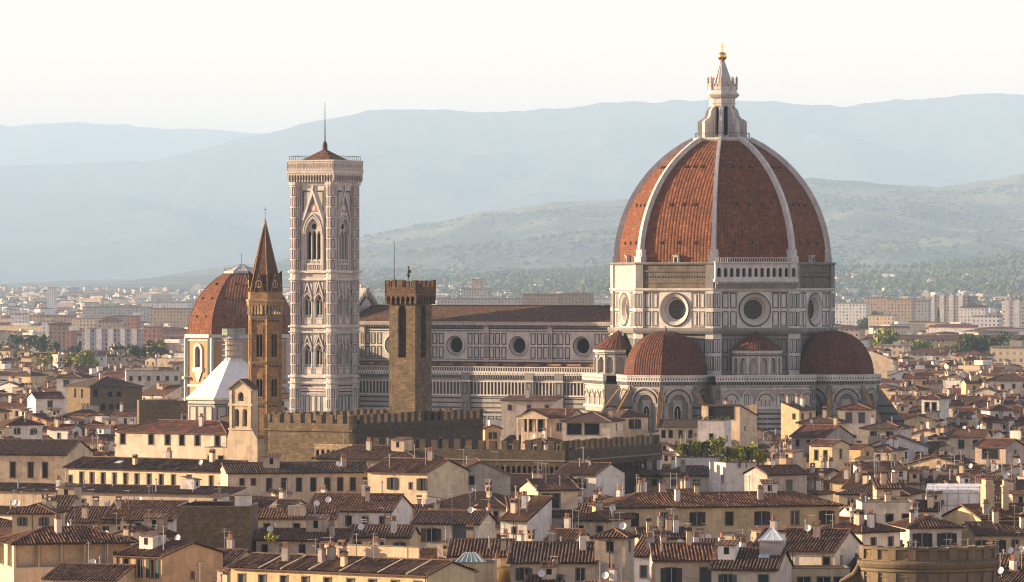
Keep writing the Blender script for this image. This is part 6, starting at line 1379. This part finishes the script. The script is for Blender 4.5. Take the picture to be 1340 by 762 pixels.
m = MB(); m.bx(10, hW - 6, 6.5, 6.8, 17.5, 20.0, 'stucco_cream'); m.bx(9.9, hW - 5.9, 6.4, 6.9, 20.0, 20.12, 'trim_stone'); m.build('parapet_wall', lr)
m = MB(); tn = math.tan(R_(15))
for x_ in (5, 8.5, 13, 18, 24, 28.5): m.tube((x_, -.5, 17 + .05), (x_, 5.0, 17 + 5.2 * tn + .12), .13, 4, 'stucco_cream')
m.build('mortar_strip', lr)
at_ = [h['root'] for h in HOUSES if 'cream attic block' in h['root']['label']][0]
m = MB(); 
for k in range(15): m.tube((-2.6 + k * .6, -2.5, 18.6), (-2.6 + k * .6, -2.5, 19.7), .03, 4, 'iron')
m.bx(-2.6, 5.8, -2.53, -2.47, 19.7, 19.76, 'iron'); m.build('railing', at_)
tb = [h['root'] for h in HOUSES if 'arcaded terrace' in h['root']['label']][0]
m = MB()
for k in range(6): m.bx(.1 + k * 1.9, .75 + k * 1.9, -.1, .5, 18.9, 20.6, 'stucco_cream')
m.bx(0, 10.4, .05, .3, 18.9, 19.9, 'stucco_buff'); m.build('pier_parapet', tb)
pd = [h['root'] for h in HOUSES if 'lit pediment' in h['root']['label']][0]
m = MB(); m.poly([(-.6, -1.6, 22), (7.4, -1.6, 22), (3.4, -1.6, 23.7)], 'stucco_cream'); m.poly([(-.8, -1.8, 22.0), (3.4, -1.8, 23.9), (3.4, 1, 23.9), (-.8, 1, 22.0)], 'roof_tile', [(0, 0), (4, 0), (4, 3), (0, 3)]); m.poly([(7.6, -1.8, 22.0), (3.4, -1.8, 23.9), (3.4, 1, 23.9), (7.6, 1, 22.0)], 'roof_tile', [(0, 0), (4, 0), (4, 3), (0, 3)])
m.bx(-.6, 7.4, -1.6, 0, 21.6, 22, 'stucco_cream')
for x_ in (-.4, 2.3, 4.6, 7.0): m.bx(x_ - .2, x_ + .2, -1.5, -1.1, 16, 21.6, 'stucco_cream')
m.build('portico', pd)
# scaffold wrapped in white sheeting
sc = emp('scaffolding', 'scaffold wrapped in white sheeting with a grid of poles, lower right', 'scaffold', (at(1247, 800), 800, 0), -6)
m = MB(); wv = lambda u, v: .12 * math.sin(u * 2.1 + v) + .08 * math.sin(v * 3.3 + u * .7)
def sheet_wall(m, P, Q, z0, z1, nu, nv, N, mt):
    P, Q, N = Vector(P), Vector(Q), Vector(N); g = [[P.lerp(Q, i / nu) + Vector((0, 0, z0 + (z1 - z0) * j / nv)) + N * wv(i * .5, j * .5) for i in range(nu + 1)] for j in range(nv + 1)]
    for j in range(nv):
        for i in range(nu): m.poly([g[j][i], g[j][i + 1], g[j + 1][i + 1], g[j + 1][i]], mt, smooth=True)
for P, Q, N in (((-4.3, 0, 0), (4.3, 0, 0), (0, -1, 0)), ((-4.3, 6, 0), (-4.3, 0, 0), (-1, 0, 0)), ((4.3, 0, 0), (4.3, 6, 0), (1, 0, 0)), ((4.3, 6, 0), (-4.3, 6, 0), (0, 1, 0))): sheet_wall(m, P, Q, 6, 20.6, 16, 20, N, 'sheet')
m.poly([(-4.3, 0, 20.5), (4.3, 0, 20.5), (4.3, 6, 21.3), (-4.3, 6, 21.3)], 'sheet'); m.build('sheeting', sc)
m = MB()
for i in range(6): m.tube((-4.3 + i * 1.72, -.25, 0), (-4.3 + i * 1.72, -.25, 21.2), .05, 5, 'pipe')
for z in (8, 10, 12, 14, 16, 18, 20, 21): m.tube((-4.6, -.27, z), (4.6, -.27, z), .045, 5, 'pipe')
m.build('poles', sc)
scp = emp('scaffold_frame', 'bare scaffold poles against the white wall right of the stone block', 'scaffold', (at(452, 806), 806, 0), -10); m = MB()
for i in range(5): m.tube((i * 1.5 - 3, -.2, 0), (i * 1.5 - 3, -.2, 17.5), .05, 4, 'pipe'); m.tube((i * 1.5 - 3, -1.1, 0), (i * 1.5 - 3, -1.1, 17.5), .05, 4, 'pipe')
for z in (10, 12, 14, 16): m.bx(-3.2, 3.2, -1.15, -.15, z, z + .06, 'pipe'); m.tube((-3.2, -1.1, z + 1), (3.2, -1.1, z + 1), .04, 4, 'pipe')
m.build('poles', scp)
# curved library parapet at the bottom right
lb = emp('library', 'curved sandstone parapet with pilasters, garlands and scroll, crowning a grand building bottom right', 'building', (at(1211, 653), 653, -0.5), 0)
m = MB(); R = 9.5; a0, a1 = 180 + 24, 360 - 22
pr = [(R, 0), (R, 16.6), (R + .25, 16.8), (R + .25, 17.1), (R + .5, 17.3), (R + .75, 17.75), (R + .75, 18.05), (R + .1, 18.15), (R + .1, 18.35), (R, 18.4), (R, 19.5), (R + .3, 19.65), (R + .35, 19.95), (R - .5, 20.0), (R - .5, 18.6), (0.1, 18.5)]
m.lathe(pr, 56, 'sandstone', a0=a0, a1=a1)
for k in range(9):
    a = a0 + 2 + (a1 - a0 - 4) * k / 8; m.face_of(a, R); m.bx(-.55, .55, 18.36, 19.99, -.6, .28, 'sandstone'); m.bx(-.7, .7, 19.99, 20.08, -.7, .45, 'sandstone'); m.bx(-.6, .6, 0, 16.6, -.1, .25, 'sandstone')
for k in range(8):
    a = a0 + 2 + (a1 - a0 - 4) * (k + .5) / 8; m.face_of(a, R * .999); m.frame(-1.35, 1.35, 13.4, 16.2, .16, -.15, .12, 'sandstone')
    for j in range(16):
        t0, t1 = j / 16, (j + 1) / 16; f = lambda t: (-1.0 + 2 * t, 15.7 - 1.0 * math.sin(math.pi * t), .12)
        m.tube(f(t0), f(t1), .1 + .1 * math.sin(math.pi * t0), 6, 'sandstone', .1 + .1 * math.sin(math.pi * t1))
    m.ball((0, 14.3, .1), .3, 'sandstone', 6) if k % 2 else m.frame(-.4, .4, 18.7, 19.3, .08, -.02, .06, 'sandstone')
m.build('parapet', lb)
m = MB(); an = R_(a0); ca, sa = math.cos(an), math.sin(an); m.plane((R * ca, R * sa, 0), (-.92, -.38, 0), (.38, -.92, 0))
sp_ = [(0, 18.0), (.4, 17.0), (1.0, 16.2), (1.9, 15.7), (2.7, 15.3), (3.1, 14.6), (2.9, 13.9), (2.2, 13.7), (1.8, 14.2), (2.1, 14.7), (2.5, 14.5)]
for p_, q_ in zip(sp_, sp_[1:]): m.tube((*p_, -.5), (*q_, -.5), .36, 8, 'sandstone')
m.poly([(0, 17.9, -.5), (.4, 17.0, -.5), (1.0, 16.2, -.5), (1.9, 15.7, -.5), (2.7, 15.3, -.5), (2.7, 8, -.5), (0, 8, -.5)], 'sandstone'); m.build('scroll', lb)
m = MB(); m.lathe([(1.5, 18.5), (.05, 19.9)], 4, 'pale_glass', (1.2, -3.2), 45); m.build('skylight', lb)

# ================================================================ the far town
def block(label, px0, px1, pyt, Y, col, d=14, yaw=-12, top='flat', bands=0, name='apartment_block', cat='apartment block', bits=1):
    H = zof(pyt, Y); W = (px1 - px0) / F * Y / math.cos(R_(yaw)); r = emp(name, label, cat, (at(px0, Y), Y, 0), yaw, None); rr = random.Random(int(px0 * 5 + Y))
    m = MB(); m.bx(0, W, 0, d, 0, H, 'block_' + col, 'c'); 
    for i in range(bands): x_ = (i + .5) * W / bands; m.bx(x_ - W / bands * .23, x_ + W / bands * .23, -.6, -.002, 0, H + 1.0, 'stucco_white')
    m.build('wall', r); m = MB(); p = math.tan(R_(16)) * d / 2
    if top == 'flat':
        m.bx(-.4, W + .4, -.4, d + .4, H + .002, H + .7, 'flat_roof')
        for _ in range(bits): x_ = rr.uniform(.15, .75) * W; m.bx(x_, x_ + rr.uniform(3, 7), d * .3, d * .7, H + .7, H + rr.uniform(2.2, 3.6), 'stucco_' + rr.choice(['white', 'cream', 'grey']))
    else:
        o = .8; q = [(-o, -o, H), (W + o, -o, H), (W + o, d + o, H), (-o, d + o, H)]; rd = [(d / 2, d / 2, H + p), (W - d / 2, d / 2, H + p)]
        if W < d: rd = [(W / 2, d / 2, H + p)] * 2
        for P in ([q[0], q[1], rd[1], rd[0]], [q[1], q[2], rd[1]], [q[2], q[3], rd[0], rd[1]], [q[3], q[0], rd[0]]): m.poly(P, 'roof_tile_far', [(0, 0), (W, 0), (W * .7, d * .6), (W * .3, d * .6)][:len(P)])
        m.bx(-o, W + o, -o, d + o, H - .25, H - .02, 'trim_stone')
    m.build('roof', r); return r
BL = [('grey apartment block with five white vertical bands behind the trees', 107, 185, 432, 3500, 'grey', 'flat', 5), ('reddish block at the right end of the banded apartment block', 187, 206, 428, 3450, 'red', 'flat', 0), ('orange strip building left of the banded apartment block', 86, 94, 434, 3550, 'red', 'flat', 0),
 ('brown block with balconies left of the orange strip building', 64, 86, 424, 3650, 'brown', 'tile', 0), ('narrow white slab left of the brown balcony block', 55, 64, 421, 3700, 'white', 'flat', 0), ('white boxy building high at the left edge', 14, 33, 411, 4300, 'white', 'flat', 0),
 ('wide tan apartment block behind brown balcony block', 38, 94, 413, 4500, 'tan', 'flat', 0), ('cream block with roof terraces left of centre plain', 94, 126, 417, 4350, 'cream', 'flat', 0), ('tan tile roofed block above the banded apartment block', 128, 156, 420, 4250, 'tan', 'tile', 0), ('red gabled tower block above the reddish end block', 166, 178, 414, 4100, 'red', 'flat', 0),
 ('long beige block left of the ochre chapel dome', 196, 246, 404, 4700, 'tan', 'flat', 0), ('low red roofed row left of the ochre chapel', 196, 240, 432, 3700, 'brown', 'tile', 0), ('slim white tower block on the far left plain', 62, 71, 377, 7200, 'white', 'flat', 0), ('bright long factory roof on the left plain', 185, 246, 396, 6200, 'white', 'flat', 0), ('pale warehouse roof strip far left', 108, 196, 402, 5600, 'grey', 'flat', 0),
 ('grey apartment row seen over the nave roof, left half', 572, 682, 391, 4700, 'grey', 'flat', 0), ('brown apartment row seen over the nave roof, right half', 684, 732, 385, 4600, 'brown', 'flat', 0), ('second brown block over the nave roof nearest the dome', 734, 772, 384, 4650, 'brown', 'flat', 0), ('glassy office block over the nave with tower behind', 603, 640, 378, 6000, 'grey', 'flat', 0), ('small tan tower on top of the far office block', 617, 629, 366, 6200, 'tan', 'flat', 0),
 ('white workshop block right of the drum', 1093, 1132, 397, 4700, 'white', 'flat', 0), ('tan block with white roof structures right of the drum', 1130, 1160, 390, 4900, 'tan', 'flat', 0), ('large pinkish block right of the cathedral', 1161, 1192, 392, 4800, 'tan', 'flat', 0), ('shaded grey side block joined to the large pinkish one', 1192, 1214, 394, 4850, 'grey', 'flat', 0), ('sunlit cream block with rows of balconies, upper right', 1214, 1262, 388, 5000, 'cream', 'flat', 4), ('grey end block right of the balcony block', 1262, 1276, 389, 5000, 'grey', 'flat', 0),
 ('white villa block with red tile roof, right', 1256, 1288, 402, 4500, 'white', 'tile', 0), ('white long windowed block, right', 1272, 1306, 414, 4000, 'white', 'flat', 0), ('tall white slab with dark balcony side at the right edge', 1311, 1350, 394, 4200, 'white', 'flat', 3), ('ochre gabled block right of the drum', 1136, 1168, 413, 4200, 'cream', 'flat', 0), ('long low building with dark red roof across the right plain', 1178, 1352, 443, 3150, 'brown', 'tile', 0),
 ('cream classical house row with many windows below the long red roof', 1184, 1240, 462, 2560, 'grey', 'tile', 0), ('pale corner house left of the classical row', 1150, 1182, 453, 2600, 'cream', 'flat', 0), ('yellowish twin block at the right below the long red roof', 1296, 1342, 455, 2350, 'cream', 'flat', 0), ('tan house beside the right tribune dome', 1092, 1124, 430, 3200, 'tan', 'tile', 0), ('pale gable block between classical row and twin block', 1248, 1290, 465, 2300, 'cream', 'tile', 0)]
for lab, p0, p1, pt, Yb, c_, tp, bn in BL: block(lab, p0, p1, pt, Yb, c_, 12 if p1 - p0 < 30 else 16, -14 if p0 < 900 else -18, tp, bn)
sh_ = emp('sports_hall', 'low hall with pale green roof in front of the banded apartment block', 'sports hall', (at(42, 3050), 3050, 0), -4); m = MB(); m.bx(0, 40, 0, 14, 0, 9.5, 'stucco_white'); m.build('wall', sh_); m = MB(); m.bx(-1, 41, -1, 15, 9.51, 10.6, 'copper'); m.build('roof', sh_)

far = MB(); rr = random.Random(42); keys = ['stucco_white', 'stucco_cream', 'stucco_pale', 'stucco_buff', 'stucco_rosy', 'stucco_grey', 'block_white', 'block_cream', 'block_tan']
def zground(x, y):
    z = 0.0
    for nm in ('foothill', 'hill_ridge'):
        Z, a, b = HILLZ[nm]
        if a < y < b: z = max(z, Z(x, (y - a) / (b - a)))
    return z
def hutch(x, y, W, D, H, yaw, m, z0=0, red=.5):
    c, s = math.cos(yaw), math.sin(yaw); m.plane((x, y, z0), (c, s, 0), (-s, c, 0), (0, 0, 1)); m.fr = (Vector((x, y, z0)), Vector((c, s, 0)), Vector((-s, c, 0)), Vector((0, 0, 1)))
    m.bx(-W / 2, W / 2, -D / 2, D / 2, -1, H, rr.choice(keys))
    if rr.random() < red:
        e = .6; p = min(W, D) * .16
        if rr.random() < .5: m.poly([(-W / 2 - e, -D / 2 - e, H + .02), (W / 2 + e, -D / 2 - e, H + .02), (W / 2 + e, 0, H + p), (-W / 2 - e, 0, H + p)], 'roof_tile_far'); m.poly([(-W / 2 - e, D / 2 + e, H + .02), (W / 2 + e, D / 2 + e, H + .02), (W / 2 + e, 0, H + p), (-W / 2 - e, 0, H + p)], 'roof_tile_far')
        else:
            q = [(-W / 2 - e, -D / 2 - e, H + .02), (W / 2 + e, -D / 2 - e, H + .02), (W / 2 + e, D / 2 + e, H + .02), (-W / 2 - e, D / 2 + e, H + .02)]
            for i in range(4): m.poly([q[i], q[(i + 1) % 4], (0, 0, H + p)], 'roof_tile_far')
    else: m.bx(-W / 2, W / 2, -D / 2, D / 2, H, H + .4, 'flat_roof'); m.bx(-W * .2, W * .1, -D * .2, D * .2, H + .4, H + 2.5, 'stucco_white')
placed2 = [(s[1], s[0]) for s in chosen]
for (n, s) in vis[NFILL:]:
    (Y, x, W, D, yaw, z, *_r) = s; hutch(x + W / 2, Y + D / 2, W, D, z, R_(yaw), far, red=.9)
Yv = 2200.0
while Yv < 16000:
    n = int(46 + Yv * .011)
    for _ in range(n):
        y = Yv + rr.uniform(0, 110 + (Yv - 2200) * .02); px = rr.uniform(-120, 1460); x = at(px, y)
        if y < 2700 and rr.random() < .45: continue
        if y < 3600 and (px < 215): continue
        if 1130 < px < 1350 and 2250 < y < 3200: continue
        zg = zground(x, y); row = HOR + (CAMZ - zg) * F / y
        if row < (381 if px < 640 else 386): continue
        if y > 5600 and rr.random() < (.25 if px < 520 else .45): continue
        big = rr.random() < .22; W = rr.uniform(9, 18) if not big else rr.uniform(20, 55); D = rr.uniform(9, 14); H = rr.uniform(8, 15) if not big else rr.uniform(11, 20)
        hutch(x, y, W, D, H, rr.choice([-.5, -.35, .3, -.2, .9]), far, zg, .62)
    Yv += 105 + (Yv - 2200) * .035
for _ in range(150):                                                 # villas and hamlets on the slopes
    y = rr.uniform(8700, 14000); c = rr.choice([(720, 60), (1120, 25), (1215, 50), (1300, 40), (640, 80), (560, 60)]); x = at(rr.gauss(*c), y)
    hutch(x, y, rr.uniform(11, 26), 12, rr.uniform(7, 11), rr.uniform(-.5, .5), far, zground(x, y), .6)
struct(far.build('far_town'), 'stuff')
ft = MB()
def clump(x, y, z, r, h):
    i = len(ft.v); n = 6
    for j, (rf, zf) in enumerate(((.55, 0), (1, .35), (.8, .72), (.25, 1))):
        for k in range(n): a = 6.283 * k / n + j; q = rf * r * rr.uniform(.72, 1.25); ft.v.append((x + q * math.cos(a), y + q * math.sin(a), z + zf * h * rr.uniform(.85, 1.1)))
    for j in range(3):
        for k in range(n): ft.f.append((i + j * n + k, i + j * n + (k + 1) % n, i + (j + 1) * n + (k + 1) % n, i + (j + 1) * n + k)); ft.k.append('foliage'); ft.uv.append([(0.0, 0.0)] * 4); ft.sm.append(False)
    ft.f.append(tuple(i + 18 + k for k in range(n))); ft.k.append('foliage'); ft.uv.append([(0.0, 0.0)] * n); ft.sm.append(False)
for _ in range(1300):
    y = rr.uniform(2900, 12500); px = rr.uniform(-100, 1440); x = at(px, y)
    if y < 3500 and px < 230: continue
    r = rr.uniform(3, 7)
    for _ in range(rr.randrange(1, 5)): clump(x + rr.gauss(0, 9), y + rr.gauss(0, 9), zground(x, y) - 1, r, rr.uniform(7, 13))
n_ = 0
while n_ < 9500:
    y = rr.uniform(8600, 15000); px = rr.uniform(420, 1440); x = at(px, y)
    if noise.noise(Vector((x / 300, y / 600, 2))) + .25 * noise.noise(Vector((x / 60, y / 90, 5))) < .02: 
        if rr.random() > .08: n_ += .2; continue
    n_ += 1; r = rr.uniform(5, 11); clump(x, y, zground(x, y) - 1.5, r, rr.uniform(8, 17))
for _ in range(9000):                                                # woods on the farther ridge
    y = rr.uniform(14500, 25500); px = rr.uniform(400, 1440); x = at(px, y)
    if noise.noise(Vector((x / 900, y / 2200, 8))) < .05 and rr.random() > .12: continue
    clump(x, y, zground(x, y) - 3, rr.uniform(9, 22), rr.uniform(9, 17))
struct(ft.build('far_woods'), 'stuff')
